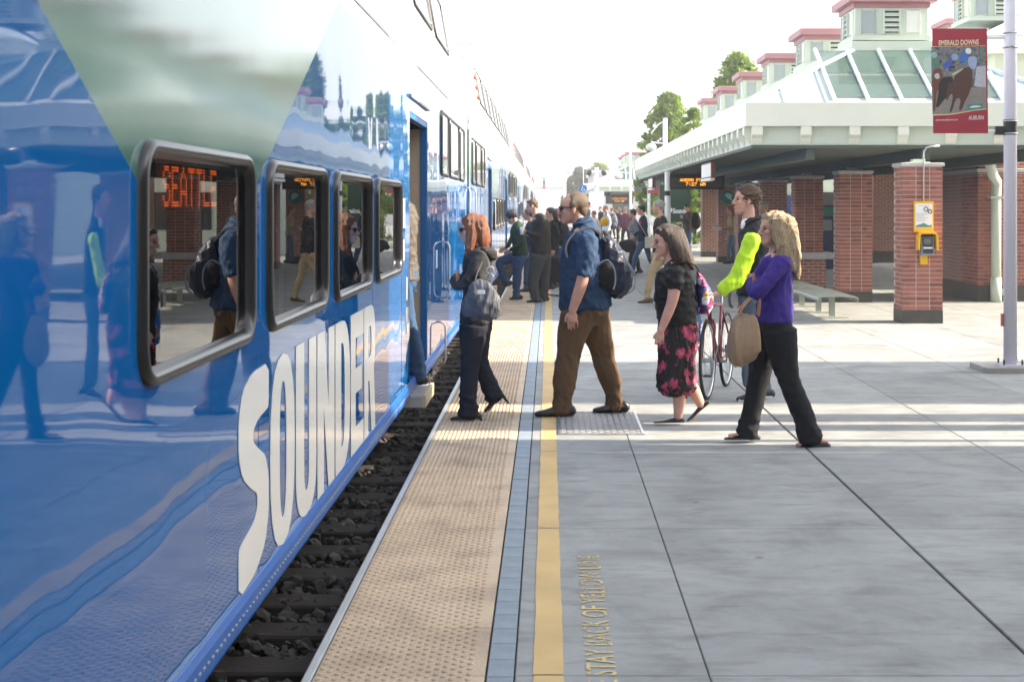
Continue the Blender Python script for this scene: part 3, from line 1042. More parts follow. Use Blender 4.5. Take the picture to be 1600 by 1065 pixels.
def make_canopy(loc, L, label, ncup, tails=True, W=CX1 - CX0):
    root = thing('platform_canopy', label, 'canopy', loc, group='hipped platform canopies')
    f = MB()
    f.box(0, W, 0, 0.14, ZF0, ZF1); f.box(0, 0.14, 0.14, L - 0.14, ZF0, ZF1); f.box(W - 0.14, W, 0.14, L - 0.14, ZF0, ZF1); f.box(0, W, L - 0.14, L, ZF0, ZF1)
    f.build('fascia', CREAM, root)
    g = MB(); g.box(0.12, W - 0.12, 0.12, L - 0.12, ZR0 + 0.02, ZF0 - 0.001); 
    g.build('edge_beam', GREEN, root)
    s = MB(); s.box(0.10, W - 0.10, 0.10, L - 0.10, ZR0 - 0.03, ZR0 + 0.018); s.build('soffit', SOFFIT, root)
    # rafter tails: blocks in front of the recessed beam
    tl = MB()
    tl.prism([(0, ZF0 - 0.002), (0.11, ZF0 - 0.002), (0.11, ZR0 + 0.03), (0.06, ZR0 + 0.12), (0.0, ZR0 + 0.17)], -0.08, 0.08, lambda a, b_, c: (c, a + 0.008, b_))
    tm = tl.mesh('rafter_tail', CREAM)
    if tails:
        n = int(W / 0.71)
        for i in range(n + 1):
            link('rafter_tail', tm, root, (0.18 + i * (W - 0.36) / n, 0, 0))
        n = int(L / 0.69)
        for i in range(n):
            o = link('rafter_tail', tm, root, (0, 0.35 + i * 0.69, 0)); o.rotation_euler = (0, 0, R(-90))
    for i in range(3):
        y = 0.0
        bb = MB(); xx = 1.0 + i * (W - 2.0) / 2
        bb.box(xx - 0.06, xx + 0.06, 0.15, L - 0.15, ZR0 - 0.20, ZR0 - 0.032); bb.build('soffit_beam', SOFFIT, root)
    # hipped roof with a flat top strip that carries the cupolas
    h0, top = 0.50, 4.29
    ax0, ax1 = W / 2 - 0.62, W / 2 + 0.62
    ay0, ay1 = 2.30, L - 2.30
    r_ = MB()
    P = [(0.04, h0, ZF1 - 0.02), (W - 0.04, h0, ZF1 - 0.02), (W - 0.04, L - h0, ZF1 - 0.02), (0.04, L - h0, ZF1 - 0.02), (ax0, ay0, top), (ax1, ay0, top), (ax1, ay1, top), (ax0, ay1, top)]
    r_.add(P, [(0, 1, 5, 4), (1, 2, 6, 5), (2, 3, 7, 6), (3, 0, 4, 7), (4, 5, 6, 7)])
    r_.box(0.05, W - 0.05, 0.05, h0, ZF1 - 0.06, ZF1 - 0.02)
    rf = r_.build('roof', ROOFM, root)
    V = [Vector(p) for p in P]
    SEAMM = mat('roof_seam_blue', (0.50, 0.60, 0.66), 0.35, 0.05)
    for a, b_ in ((0, 4), (1, 5), (2, 6), (3, 7)):
        hp = MB(); hp.tube([V[a] + Vector((0, 0, .02)), V[b_] + Vector((0, 0, .02))], 0.045, 6); hp.build('hip_cap', SEAMM, rf)
    seam = MB()
    for i in (0.12, 0.24, 0.76, 0.88):
        bx_ = 0.04 + (W - 0.08) * i
        tt = min(1.0, (bx_ - 0.04) / (ax0 - 0.04)) if bx_ < W / 2 else min(1.0, (W - 0.04 - bx_) / (W - 0.04 - ax1))
        p0 = Vector((bx_, h0, ZF1 - 0.01)); p1 = Vector((bx_, h0 + (ay0 - h0) * tt, ZF1 - 0.01 + (top - ZF1 + 0.02) * tt))
        ss = MB(); ss.tube([p0, p1], 0.022, 6); ss.build('roof_seam', SEAMM, rf)
    for side, xx0, xx1 in ((0, 0.04, ax0), (1, W - 0.04, ax1)):
        for i in range(int((L - 6) / 0.6)):
            y = 3 + i * 0.6
            seam.tube([(xx0, y, ZF1 - 0.01), (xx1, y, top + 0.01)], 0.018, 4)
    o = seam.build('side_seams', SEAMM, rf); o['kind'] = 'stuff'
    # skylight in the front slope
    sl = (top - ZF1 + 0.02) / (ay0 - h0)
    zr = lambda y: ZF1 - 0.02 + (y - h0) * sl
    for i in range(5):
        for seg in range(2):
            y0 = h0 + 0.22 + seg * 0.78; y1 = y0 + 0.74
            x0 = W / 2 - 1.25 + i * 0.52
            k = MB()
            k.add([(x0, y0, zr(y0) + 0.03), (x0 + 0.46, y0, zr(y0) + 0.03), (x0 + 0.46, y1, zr(y1) + 0.03), (x0, y1, zr(y1) + 0.03)], [(0, 1, 2, 3)])
            k.build('skylight_pane', GLASSR, rf)
    for i in range(6):
        x = W / 2 - 1.28 + i * 0.52
        k = MB(); k.tube([(x, h0 + 0.15, zr(h0 + 0.15) + 0.03), (x, ay0, top + 0.03)], 0.036, 6)
        k.build('glazing_bar', mat('glazing_bar', (0.62, 0.70, 0.70), 0.35, 0.04), rf)
    k = MB(); k.box(ax0 - 0.06, ax1 + 0.06, ay0 - 0.05, ay1, top + 0.001, top + 0.16); k.build('ridge_curb', GREEN, rf)
    for i in range(ncup):
        cupola(root, W / 2 - 0.605, 2.35 + i * 4.65, top + 0.26)
    return root


main = make_canopy((CX0, CY0, 0), CY1 - CY0, 'nearest pale green hipped canopy with skylight and a row of cupolas', 6)
make_canopy((2.96, 92.0, 0), 30, 'distant pale green canopy beyond the white lamp posts', 3)

# ------------------------------------------------------------------ brick pillars
PXW, BL, BH, PITCH = 0.58, 0.1865, 0.0575, 0.0677


def brick_mesh(l, w, h):
    mb = MB(); q = 0.003
    mb.add([(-l / 2, -w / 2, 0), (l / 2, -w / 2, 0), (l / 2, w / 2, 0), (-l / 2, w / 2, 0), (-l / 2, -w / 2, h), (l / 2, -w / 2, h), (l / 2, w / 2, h), (-l / 2, w / 2, h)],
           [(0, 3, 2, 1), (4, 5, 6, 7), (0, 1, 5, 4), (1, 2, 6, 5), (2, 3, 7, 6), (3, 0, 4, 7)])
    return mb.mesh('brick', BRICK)


BRK = brick_mesh(BL, 0.095, BH)
BRKH = brick_mesh(0.089, 0.095, BH)


def pillar(x, y, label, single):
    root = thing('brick_pillar', label, 'pillar', (x, y, 0), group='row of brick canopy pillars')
    b_ = MB(); b_.box(-0.004, PXW + 0.004, -0.004, PXW + 0.004, 0, 0.195); b_.build('base_block', BASESTONE, root)
    c = MB(); c.bbox(-0.025, PXW + 0.025, -0.025, PXW + 0.025, 2.305, 2.355, 0.008); c.build('cap_stone', CAPSTONE, root)
    p = MB(); p.box(0.20, 0.38, 0.20, 0.38, 2.356, ZR0 - 0.205); p.box(.14, .44, .14, .44, 2.356, 2.375); p.build('steel_post', GREEN, root)
    if single:
        core = MB(); core.box(0.0035, PXW - 0.0035, 0.0035, PXW - 0.0035, 0.196, 2.304); core.build('mortar_core', MORTAR, root)
        n = 31
        for r_ in range(n):
            z = 0.200 + r_ * PITCH
            # four faces, running bond with alternate corners
            for fce in range(4):
                # positions along the face: odd courses start with a header
                if r_ % 2 == 0:
                    xs = [(0.0935, BRK), (0.290, BRK), (0.4415, BRKH)]   # runs over the corner at the far end
                else:
                    xs = [(0.1385, BRKH), (0.29, BRK), (0.4865, BRK)]
                for d, me in xs:
                    j = RNG.uniform(-0.0012, 0.0012)
                    if fce == 0: lo, rz = (d, 0.0475 + j, z), 0
                    elif fce == 1: lo, rz = (PXW - 0.0475 + j, d, z), R(90)
                    elif fce == 2: lo, rz = (PXW - d, PXW - 0.0475 + j, z), R(180)
                    else: lo, rz = (0.0475 + j, PXW - d, z), R(270)
                    if fce == 2 and single != 'all':
                        continue
                    o = link('brick', me, root, lo); o.rotation_euler = (0, 0, rz)
    else:
        core = MB(); core.box(0.0, PXW, 0.0, PXW, 0.196, 2.304); core.build('brickwork', BRICKFAR, root)
    return root


plab = ['nearest brick pillar, carrying the yellow card reader', 'second brick pillar, behind the metal benches', 'third brick pillar, wrapped by the grey ledge',
        'fourth brick pillar, behind the man in the dark vest', 'fifth brick pillar, left of the man in the dark vest', 'sixth brick pillar, below the round green emblem',
        'last brick pillar of the near canopy, beside the man in brown leather']
PY = [21.4 + 4.65 * i for i in range(7)]
for i, y in enumerate(PY):
    pillar(5.20, y, plab[i], i < 3)

# brick wall block at the right with its own bricks on the sides that show
wall = thing('brick_wall', 'brick wall with dark base behind the green downpipe', 'wall', (7.74, 26.3, 0))
WW, WD = 3.6, 2.6
k = MB(); k.box(0.008, WW, 0.008, WD, 0.30, 2.335); k.box(0.05, WW, 0.05, WD, 2.40, 3.0); k.build('mortar_core', MORTAR, wall)
k = MB(); k.box(-0.006, WW + 0.01, -0.006, WD + 0.01, 0, 0.298); k.build('base_course', BASESTONE, wall)
k = MB(); k.bbox(-0.02, WW + 0.02, -0.02, WD + 0.02, 2.336, 2.399, 0.01); k.build('string_course', CAPSTONE, wall)
k = MB(); k.box(0.03, WW + 0.003, 0.03, WD + .003, 2.401, 2.99); k.build('upper_brickwork', BRICKFAR, wall)
rest = MB()
cnt = 0
for r_ in range(30):
    z = 0.303 + r_ * PITCH
    off = 0.0 if r_ % 2 else 0.0985
    for i in range(19):
        d = 0.095 + off + i * 0.1967
        if i < 5 and cnt < 290:
            link('brick', BRK, wall, (d, 0.0475, z)); cnt += 1
        elif d < WW - 0.1:
            rest.box(d - BL / 2, d + BL / 2, 0.0, 0.09, z, z + BH)
    for i in range(12):
        d = (0.191 if off == 0 else 0.0935) + i * 0.1967
        if i < 5 and cnt < 290:
            o = link('brick', BRK, wall, (0.0475, d, z)); o.rotation_euler = (0, 0, R(90)); cnt += 1
        elif d < WD - 0.1:
            rest.box(0.0, 0.09, d - BL / 2, d + BL / 2, z, z + BH)
o = rest.build('more_bricks', BRICKFAR, wall); o['kind'] = 'stuff'

# inner pillars and walls deeper under the canopy
inner = thing('brick_pillar', 'inner brick pillar seen between the two nearest pillars', 'pillar', (9.8, 44, 0), group='row of brick canopy pillars')
k = MB(); k.box(0, 0.65, 0, 0.65, 0.36, 2.9); k.build('brickwork', BRICKFAR, inner)
k = MB(); k.box(-.004, .654, -.004, .654, 0, 0.359); k.build('base_block', BASESTONE, inner)
hall = thing('station_building', 'pale green station building with blue door at the back of the canopy', 'building', (7.2, 50.5, 0))
k = MB(); k.box(0, 9, 0, 5, 0, 3.4); k.build('wall', GREEN, hall)
k = MB(); k.bbox(-.2, 9.2, -.2, 5.2, 3.401, 3.6, .02); k.build('roof_edge', CREAM, hall)
k = MB(); k.box(0.6, 1.5, -0.03, -0.001, 0, 2.1); k.build('door', mat('door_blue', (0.02, 0.06, 0.22), 0.4), hall)
k = MB(); k.box(2.2, 4.2, -0.03, -0.001, 0.9, 2.2); k.build('window', GLASSD, hall)
k = MB(); k.box(4.6, 6.6, -0.03, -0.001, 0.9, 2.2); k.build('window', GLASSD, hall)

tmk = thing('ticket_machine', 'navy ticket machine with green top in the gap between the second and third pillars', 'ticket machine', (7.35, 40.0, 0))
k = MB(); k.bbox(0, 0.75, 0, 0.5, 0, 1.75, 0.02); k.build('cabinet', mat('machine_navy', (0.015, 0.03, 0.12), 0.4, 0.1), tmk)
k = MB(); k.box(0.02, 0.73, -0.02, -0.001, 1.45, 1.70); k.build('header_panel', mat('machine_green', (0.03, 0.22, 0.15), 0.45), tmk)
k = MB(); k.box(0.12, 0.42, -0.02, -0.001, 1.05, 1.35); k.build('screen', mat('machine_screen', (0.25, 0.28, 0.30), 0.2), tmk)
k = MB(); k.box(0.48, 0.66, -0.02, -0.001, 0.8, 1.3); k.build('pay_panel', PANELGREY, tmk)

# grey ledge round the third pillar
lg = thing('leaning_ledge', 'grey stone ledge wrapped round the third brick pillar', 'ledge', (5.20, PY[2], 0))
k = MB(); k.bbox(-0.30, 0.78, -0.32, -0.012, 0.62, 0.75, 0.01); k.bbox(0.592, 0.78, -0.011, 0.6, 0.62, 0.75, 0.01); k.build('slab', mat('ledge_grey', (0.40, 0.40, 0.41), 0.6, 0.08), lg)
k = MB(); k.box(-0.06, 0.60, -0.20, -0.03, 0.0, 0.619); k.build('brick_support', BRICKFAR, lg)

# ------------------------------------------------------------------ benches
BENCHM = mat('bench_grey_green', (0.40, 0.43, 0.36), 0.42, 0.06, 3)


def bench(loc, label):
    root = thing('metal_bench', label, 'bench', loc, group='metal benches beside the pillars')
    n = 3
    sl = 0.70
    for i in range(n):
        k = MB()
        prof = [(-0.30, 0.285), (-0.31, 0.32), (-0.30, 0.345), (-0.26, 0.362), (0.0, 0.366), (0.26, 0.362), (0.30, 0.345), (0.31, 0.32), (0.30, 0.285),
                (0.285, 0.285), (0.295, 0.32), (0.285, 0.335), (0.25, 0.350), (0, 0.354), (-0.25, 0.350), (-0.285, 0.335), (-0.295, 0.32), (-0.285, 0.285)]
        y0 = i * (sl + 0.012)
        rings = [[(a, y, z) for a, z in prof] for y in (y0, y0 + sl)]
        k.rings(rings, cap=False)
        m_ = len(prof)
        for yy in (y0, y0 + sl):
            for j in range(8):
                k.add([(prof[j][0], yy, prof[j][1]), (prof[j + 1][0], yy, prof[j + 1][1]), (prof[m_ - 2 - j][0], yy, prof[m_ - 2 - j][1]), (prof[m_ - 1 - j][0], yy, prof[m_ - 1 - j][1])], [(0, 1, 2, 3)])
        k.build('seat_panel', BENCHM, root)
    for y in (0.5, 1.62):
        k = MB()
        k.box(-0.045, 0.045, y - 0.02, y + 0.02, 0.021, 0.353); k.box(-0.25, 0.25, y - 0.015, y + 0.015, 0.325, 0.348)
        k.bbox(-0.25, 0.25, y - 0.04, y + 0.04, 0.0, 0.022, 0.004)
        k.build('leg', BENCHM, root)
    return root


bench((4.36, 21.95, 0), 'nearer metal bench right of the blonde woman')
bench((4.33, 24.45, 0), 'farther metal bench, half hidden behind the nearer one')

# ------------------------------------------------------------------ card reader on the first pillar
cr = thing('card_reader', 'yellow ticket card reader with notice board fixed to the nearest pillar', 'card reader', (5.20, 21.4, 0))
k = MB(); k.box(0.150, 0.440, -0.035, -0.005, 1.34, 1.79); k.build('backboard', YELLOWP, cr)
k = MB(); k.box(0.172, 0.418, -0.039, -0.0355, 1.40, 1.755); nb = k.build('notice', WHITEP, cr)
k = MB(); k.prism([(0.18, 1.41), (0.41, 1.41), (0.41, 1.45), (0.37, 1.435), (0.33, 1.455), (0.29, 1.475), (0.25, 1.455), (0.22, 1.45), (0.18, 1.435)], -0.0415, -0.0395, lambda a, b_, c: (a, c, b_)); k.build('mountain_print', mat('print_teal', (0.06, 0.22, 0.20), 0.5), nb)
for cx_, cz_, r0 in ((0.325, 1.675, 0.030), (0.385, 1.64, 0.027)):
    k = MB(); pts = [(cx_ + r0 * math.cos(t_), -0.041, cz_ + r0 * math.sin(t_)) for t_ in [i * math.pi / 10 for i in range(20)]]
    k.tube(pts, 0.006, 5, loop=True); k.build('round_print', BLACKP, nb)
text_obj('notice_heading', 'Please Tap On', (0.215, 21.4 - 21.4 - 0.0395, 1.715), (1, 0, 0), (0, 0, 1), 0.16, 0.022, mat('print_red', (0.5, 0.1, 0.1), 0.5), nb)
for i in range(6):
    k = MB(); k.box(0.185, 0.30 + 0.03 * (i % 3), -0.0412, -0.0395, 1.50 + 0.022 * i, 1.505 + 0.022 * i); k.build('text_line', PANELGREY, nb)
k = MB()
k.prism([(0.185, 1.30), (0.215, 1.342), (0.435, 1.342), (0.465, 1.30), (0.475, 1.08), (0.45, 1.08), (0.44, 1.29), (0.42, 1.315), (0.23, 1.315), (0.21, 1.29), (0.20, 1.08), (0.178, 1.08)], -0.19, -0.005, lambda a, b_, c: (a, c, b_))
k.build('hood', YELLOWP, cr)
k = MB()
k.prism([(-0.15, 1.00), (-0.16, 1.03), (-0.10, 1.27), (-0.02, 1.28), (-0.006, 1.0)], 0.235, 0.42, lambda a, b_, c: (c, a, b_)); k.build('reader_body', mat('reader_grey', (0.25, 0.25, 0.26), 0.4), cr)
k = MB()
k.add([(0.25, -0.163, 1.03), (0.405, -0.163, 1.03), (0.405, -0.105, 1.262), (0.25, -0.105, 1.262)], [(0, 1, 2, 3)]); face = k.build('reader_face', mat('reader_navy', (0.012, 0.014, 0.022), 0.3), cr)
k = MB(); k.add([(0.275, -0.1305, 1.17), (0.38, -0.1305, 1.17), (0.38, -0.1125, 1.245), (0.275, -0.1125, 1.245)], [(0, 1, 2, 3)]); k.build('screen', mat('lcd_grey', (0.13, 0.15, 0.13), 0.25), face)
k = MB(); k.add([(0.26, -0.1485, 1.10), (0.395, -0.1485, 1.10), (0.395, -0.143, 1.122), (0.26, -0.143, 1.122)], [(0, 1, 2, 3)]); k.build('brand_strip', WHITEP, face)
k = MB(); k.box(0.242, 0.345, -0.06, -0.005, 0.865, 1.03); k.build('conduit_box', YELLOWP, cr)
k = MB()
k.tube([(0.293, -0.03, 1.79), (0.293, -0.03, 2.42), (0.30, -0.04, 2.52), (0.33, -0.05, 2.575), (0.38, -0.05, 2.59), (0.52, -0.05, 2.60)], 0.013, 8); k.build('conduit', STEEL, cr, smooth=True)

# green downpipe in front of the brick wall
dp = thing('downpipe', 'pale green rainwater downpipe with a bend in front of the brick wall', 'downpipe', (0, 0, 0))
k = MB()
p0 = pix(1542, 232, 25.6); p1 = pix(1545, 252, 25.6); p2 = pix(1552, 275, 25.7)
k.tube([p0, p1, (p2[0], 25.7, p2[2]), (8.02, 26.1, 2.16), (8.02, 26.15, 1.9), (8.02, 26.15, 0.30)], 0.088, 14); k.build('pipe', GREEN, dp, smooth=True)
k = MB(); k.tube([(8.02, 26.15, 0.44), (8.02, 26.15, 0.003)], 0.099, 14); k.tube([(8.06, 26.15, 0.16), (8.22, 26.15, 0.20), (8.26, 26.15, 0.28)], 0.06, 10); k.build('shoe', GREEN, dp, smooth=True)
k = MB(); k.box(7.90, 8.14, 26.06, 26.285, 1.86, 1.90); k.build('bracket', GREEN, dp)
k = MB(); k.tube([p0, (p0[0], p0[1], p0[2] + .12)], 0.11, 14); k.build('outlet', GREEN, dp)

# taller pavilion to the right behind the lamp post
pv = thing('tall_pavilion', 'taller pale green pavilion with cupola behind the white lamp post', 'pavilion', (9.0, 30.0, 0))
k = MB(); k.box(0, 9, 0, 14, 4.86, 5.22); k.build('fascia', CREAM, pv)
k = MB(); k.box(0.25, 8.8, 0.25, 13.8, 3.01, 4.859); k.build('wall', GREEN, pv)
k = MB(); k.add([(0, 0, 5.23), (9, 0, 5.23), (9, 14, 5.23), (0, 14, 5.23), (1.6, 2.0, 5.95), (7.4, 2.0, 5.95), (7.4, 12, 5.95), (1.6, 12, 5.95)], [(0, 1, 5, 4), (1, 2, 6, 5), (2, 3, 7, 6), (3, 0, 4, 7), (4, 5, 6, 7)])
rf = k.build('roof', ROOFM, pv)
k = MB()
for i in range(30):
    y = 0.4 + i * 0.45
    k.tube([(0.02, y, 5.24), (1.58, 2.0 + y * 10 / 14, 5.96)], 0.02, 4)
for i in range(18):
    x = 0.4 + i * 0.47
    k.tube([(x, 0.02, 5.24), (1.6 + x * 5.8 / 9, 2.0, 5.96)], 0.02, 4)
o = k.build('roof_seam', MATS['roof_seam_blue'], rf); o['kind'] = 'stuff'
k = MB(); k.box(0.9, 2.6, 0.20, 0.248, 3.9, 4.25); k.build('vent_panel', PANELGREY, pv)
cupola(pv, 0.55, 3.0, 6.0, 1.15)
cupola(pv, 2.4, 11.5, 6.3, 1.1)

# added, out of view at the right: blocks and beams that shade the platform
gar = thing('added_shade_block', 'added unseen concrete block that shades the near platform', 'shade_block', (20, 0, 0))
k = MB(); k.box(0.3, 20, -45, 10.25, 0, 17.2); k.build('deck', CONC_OLD, gar)
k = MB()
for z in (3.0, 6.0, 9.0, 12.0, 16.3):
    k.box(0, 0.298, -45, 10.3, z, z + 1.1)
k.build('spandrel', mat('spandrel_concrete', (0.5, 0.49, 0.46), 0.8), gar)
stt = thing('added_shade_tower', 'added unseen concrete shaft that shades a band of the platform', 'shade_tower', (20, 12.7, 0))  # unseen tall block, added to cast the middle shade band
k = MB(); k.box(0, 4, 0, 3.45, 0, 15.6); k.build('shaft', CONC_OLD, stt)
k = MB(); k.bbox(-.3, 4.3, -.3, 3.75, 15.601, 15.9, .03); k.build('roof_slab', CREAM, stt)
pg = thing('added_shade_beams', 'added unseen pale green beams that cast thin shade stripes', 'added_shade_beams', (0, 0, 0))  # unseen beams, added to split the sunlight into stripes
for y0, y1 in ((10.25, 10.48), (10.67, 10.76), (11.18, 11.49), (11.65, 12.09)):
    k = MB(); k.box(4.3, 10.5, y0, y1, 3.3, 3.5); k.build('beam', GREEN, pg)
for x, y in ((10.2, 10.4), (10.2, 11.9)):
    k = MB(); k.box(x, x + 0.15, y, y + 0.15, 0, 3.299); k.build('post', GREEN, pg)

# ------------------------------------------------------------------ lamp post with banner
lp = thing('lamp_post', 'pale lavender lamp post with black band on a concrete footing', 'lamp post', (4.81, 15.2, 0))
LAV = mat('lavender_paint', (0.66, 0.63, 0.70), 0.35, 0.03, 2)
k = MB(); k.prism([(-0.31, -0.16), (-0.27, -0.2), (0.36, -0.2), (0.36, 0.42), (-0.25, 0.42), (-0.31, 0.38)], 0, 0.055); k.build('footing', CONC_OLD, lp)
k = MB(); k.tube([(0, 0, 0.075), (0, 0, 6.5)], [0.069, 0.062], 24); k.build('pole', LAV, lp, smooth=True)
k = MB(); k.box(-0.12, 0.12, -0.12, 0.12, 0.056, 0.078); k.build('base_plate', LAV, lp)
for a in range(4):
    k = MB(); x, y = 0.095 * (1 if a % 2 else -1), 0.095 * (1 if a // 2 else -1)
    k.tube([(x, y, 0.078), (x, y, 0.13)], 0.010, 6); k.build('bolt', DARKSTEEL, lp)
k = MB(); k.tube([(0, 0, 2.46), (0, 0, 2.62)], 0.0705, 24); k.build('black_band', BLACKP, lp)
for z in (2.475, 2.605, 3.37, 3.52):
    k = MB(); pts = [(0.072 * math.cos(t_), 0.072 * math.sin(t_), z) for t_ in [i * math.pi / 12 for i in range(24)]]
    k.tube(pts, 0.008, 6, loop=True); k.build('clamp_band', STEEL, lp)
k = MB(); k.box(-.02, .02, -.085, -.064, 3.38, 3.51); k.build('clamp_plate', LAV, lp)
k = MB(); k.box(-0.095, -0.072, -0.02, 0.02, 0.47, 0.60); k.build('hand_hole_label', mat('tiny_red', (.4, .1, .1), .5), lp)
for z, l in ((3.475, 0.72), (2.50, 0.72)):
    k = MB(); k.tube([(-0.06, 0, z), (-l, 0, z)], 0.016, 10); k.build('banner_arm', WHITEP, lp)
k = MB(); k.box(-0.16, -0.06, -0.03, 0.03, 2.46, 2.55); k.build('arm_bracket', DARKSTEEL, lp)

bn = thing('banner', 'dark red EMERALD DOWNS banner with a racehorse photograph hanging from the lamp post', 'banner', (4.81, 15.2, 0))
# cloth grid with a slight billow
bx0, bx1, bz0, bz1 = -0.820, -0.248, 2.475, 3.565
NB = 16


def by(x, z):
    u, w_ = (x - bx0) / (bx1 - bx0), (z - bz0) / (bz1 - bz0)
    return -0.020


def flat_print(name, poly, mt, parent, d):
    """flat printed area following the cloth; triangulated fan of a dense outline"""
    me_ = glyph_mesh([poly], 0.0)
    n_ = len(me_.vertices); co_ = np.empty(n_ * 3); me_.vertices.foreach_get('co', co_); co_ = co_.reshape(-1, 3)
    co_ = np.array([(p[0], by(p[0], p[1]) - d, p[1]) for p in co_])
    me_.vertices.foreach_set('co', co_.ravel()); me_.materials.clear(); me_.materials.append(mt); me_.update()
    return link(name, me_, parent)


k = MB()
vs_ = [(bx0 + (bx1 - bx0) * i / NB, 0, bz0 + (bz1 - bz0) * j / NB) for j in range(NB + 1) for i in range(NB + 1)]
vs_ = [(x + 0.012 * (1 - (z - bz0) / (bz1 - bz0)), by(x, z), z) for x, y, z in vs_]
k.add(vs_, [(j * (NB + 1) + i, j * (NB + 1) + i + 1, (j + 1) * (NB + 1) + i + 1, (j + 1) * (NB + 1) + i) for j in range(NB) for i in range(NB)])
bc = k.build('cloth', REDSIGN, bn, smooth=True)


def bp_(u, v):
    """zoom crop pixel (of the banner view) to banner local"""
    X = ((1450 + u / 5.607) - CXP) * 15.2 / FPX - 4.81
    Z = EYE - ((30 + v / 5.605) - CYP) * 15.2 / FPX
    return (X, Z)


def pr(name, pts_, mt, d):
    return flat_print(name, [bp_(*p) for p in pts_], mt, bc, d)


def dense(pts_, n_=6):
    out_ = []
    for i in range(len(pts_)):
        a, b_ = pts_[i], pts_[(i + 1) % len(pts_)]
        out_ += [(a[0] + (b_[0] - a[0]) * t_ / n_, a[1] + (b_[1] - a[1]) * t_ / n_) for t_ in range(n_)]
    return out_


# the printed photograph: mottled background, track, horses and riders
m, nt, b = new_mat('print_crowd')
co = coords(nt)
vo = nd(nt, 'ShaderNodeTexVoronoi'); vo.inputs['Scale'].default_value = 38
nt.links.new(co, vo.inputs['Vector'])
hv = nd(nt, 'ShaderNodeHueSaturation'); hv.inputs['Saturation'].default_value = 0.30; hv.inputs['Value'].default_value = 0.22
nt.links.new(vo.outputs['Color'], hv.inputs['Color']); nt.links.new(hv.outputs[0], b.inputs['Base Color'])
CROWD = m
PG = lambda n_, c: mat('print_' + n_, c, 0.55, 0.12, 30)
pr('photo_ground', dense([(26, 600), (505, 600), (507, 790), (400, 800), (300, 820), (180, 838), (36, 842)]), PG('dirt', (0.23, 0.20, 0.18)), .0012)
pr('photo_crowd', dense([(24, 250), (500, 240), (504, 600), (26, 600)]), CROWD, .0013)
pr('photo_rail', dense([(420, 420), (500, 410), (503, 600), (400, 590)]), PG('rail', (0.42, 0.42, 0.45)), .0016)
BRH, DKH, REDH = PG('horse_brown', (0.085, 0.04, 0.028)), PG('horse_dark', (0.03, 0.022, 0.02)), PG('horse_red', (0.15, 0.055, 0.035))
pr('photo_horse', smooth_poly([(30, 560), (40, 440), (110, 430), (130, 520), (100, 600), (70, 640), (60, 810), (38, 812), (44, 640)], 2), REDH, .0020)
pr('photo_horse', smooth_poly([(90, 560), (130, 510), (215, 500), (225, 640), (150, 690), (80, 780), (62, 770), (85, 660)], 2), DKH, .0024)
pr('photo_horse', smooth_poly([(215, 560), (240, 470), (300, 430), (380, 420), (385, 560), (350, 670), (320, 720), (290, 800), (262, 800), (285, 700), (240, 690), (205, 810), (180, 825), (215, 690), (200, 640), (150, 740), (165, 560)], 2), BRH, .0028)
pr('photo_horse_head', smooth_poly([(345, 330), (420, 330), (425, 380), (405, 445), (375, 440), (345, 400)], 2), PG('blinkers', (0.30, 0.36, 0.52)), .0032)
pr('photo_rider', smooth_poly([(262, 370), (285, 300), (340, 290), (345, 350), (320, 385)], 2), PG('silk_blue', (0.05, 0.14, 0.42)), .0033)
pr('photo_rider', smooth_poly([(122, 430), (150, 370), (200, 350), (210, 400), (180, 430)], 2), PG('silk_royal', (0.06, 0.09, 0.40)), .0026)
pr('photo_rider', smooth_poly([(30, 400), (45, 350), (90, 360), (105, 410), (60, 440)], 2), PG('silk_green', (0.10, 0.20, 0.14)), .0026)
for c_, r_, mt_ in (((348, 282), 26, PG('cap_white', (0.7, 0.7, 0.72))), ((228, 335), 30, PG('cap_blue', (0.22, 0.34, 0.5))), ((48, 316), 27, PG('cap_green', (0.25, 0.45, 0.38)))):
    pr('photo_cap', [(c_[0] + r_ * math.cos(a), c_[1] + r_ * math.sin(a)) for a in [i * math.pi / 10 for i in range(20)]], mt_, .0038)
pr('photo_noseband', smooth_poly([(55, 480), (90, 475), (100, 520), (70, 530), (50, 510)], 2), PG('fleece', (0.5, 0.46, 0.42)), .0038)
pr('photo_bridle', smooth_poly([(200, 480), (300, 430), (305, 440), (215, 505)], 1), PG('strap', (0.45, 0.4, 0.3)), .0036)
pr('teal_logo', dense([(340, 748), (472, 740), (474, 795), (340, 800)]), PG('teal', (0.02, 0.26, 0.26)), .0040)
pr('teal_logo_horse', smooth_poly([(350, 775), (385, 760), (430, 758), (465, 765), (430, 775), (390, 778)], 1), PG('logo_white', (.6, .65, .62)), .0046)
GOLD = mat('print_gold', (0.66, 0.50, 0.27), 0.5, 0.05)
pr('gold_stripe', dense([(26, 243), (500, 234), (500, 238), (26, 248)]), GOLD, .0036)
pr('gold_stripe', dense([(36, 836), (180, 832), (300, 814), (400, 796), (507, 785), (508, 792), (400, 804), (300, 823), (180, 842), (36, 846)]), GOLD, .0042)
x0, z0 = bp_(88, 236); x1, z1 = bp_(438, 186)
text_obj('banner_title', 'EMERALD DOWNS', (x0, by(x0, z0) - 0.007, z0), (1, 0, 0.025), (0, 0, 1), x1 - x0, (z1 - z0) * .93, mat('print_cream', (0.75, 0.62, 0.40), .5, .03), bc, bold=0.025)
x0, z0 = bp_(350, 884); x1, z1 = bp_(482, 848)
text_obj('banner_town', 'AUBURN', (x0, by(x0, z0) - 0.006, z0), (1, 0, 0.02), (0, 0, 1), x1 - x0, z1 - z0, WHITEP, bc)
x0, z0 = bp_(60, 893); x1, z1 = bp_(255, 876)
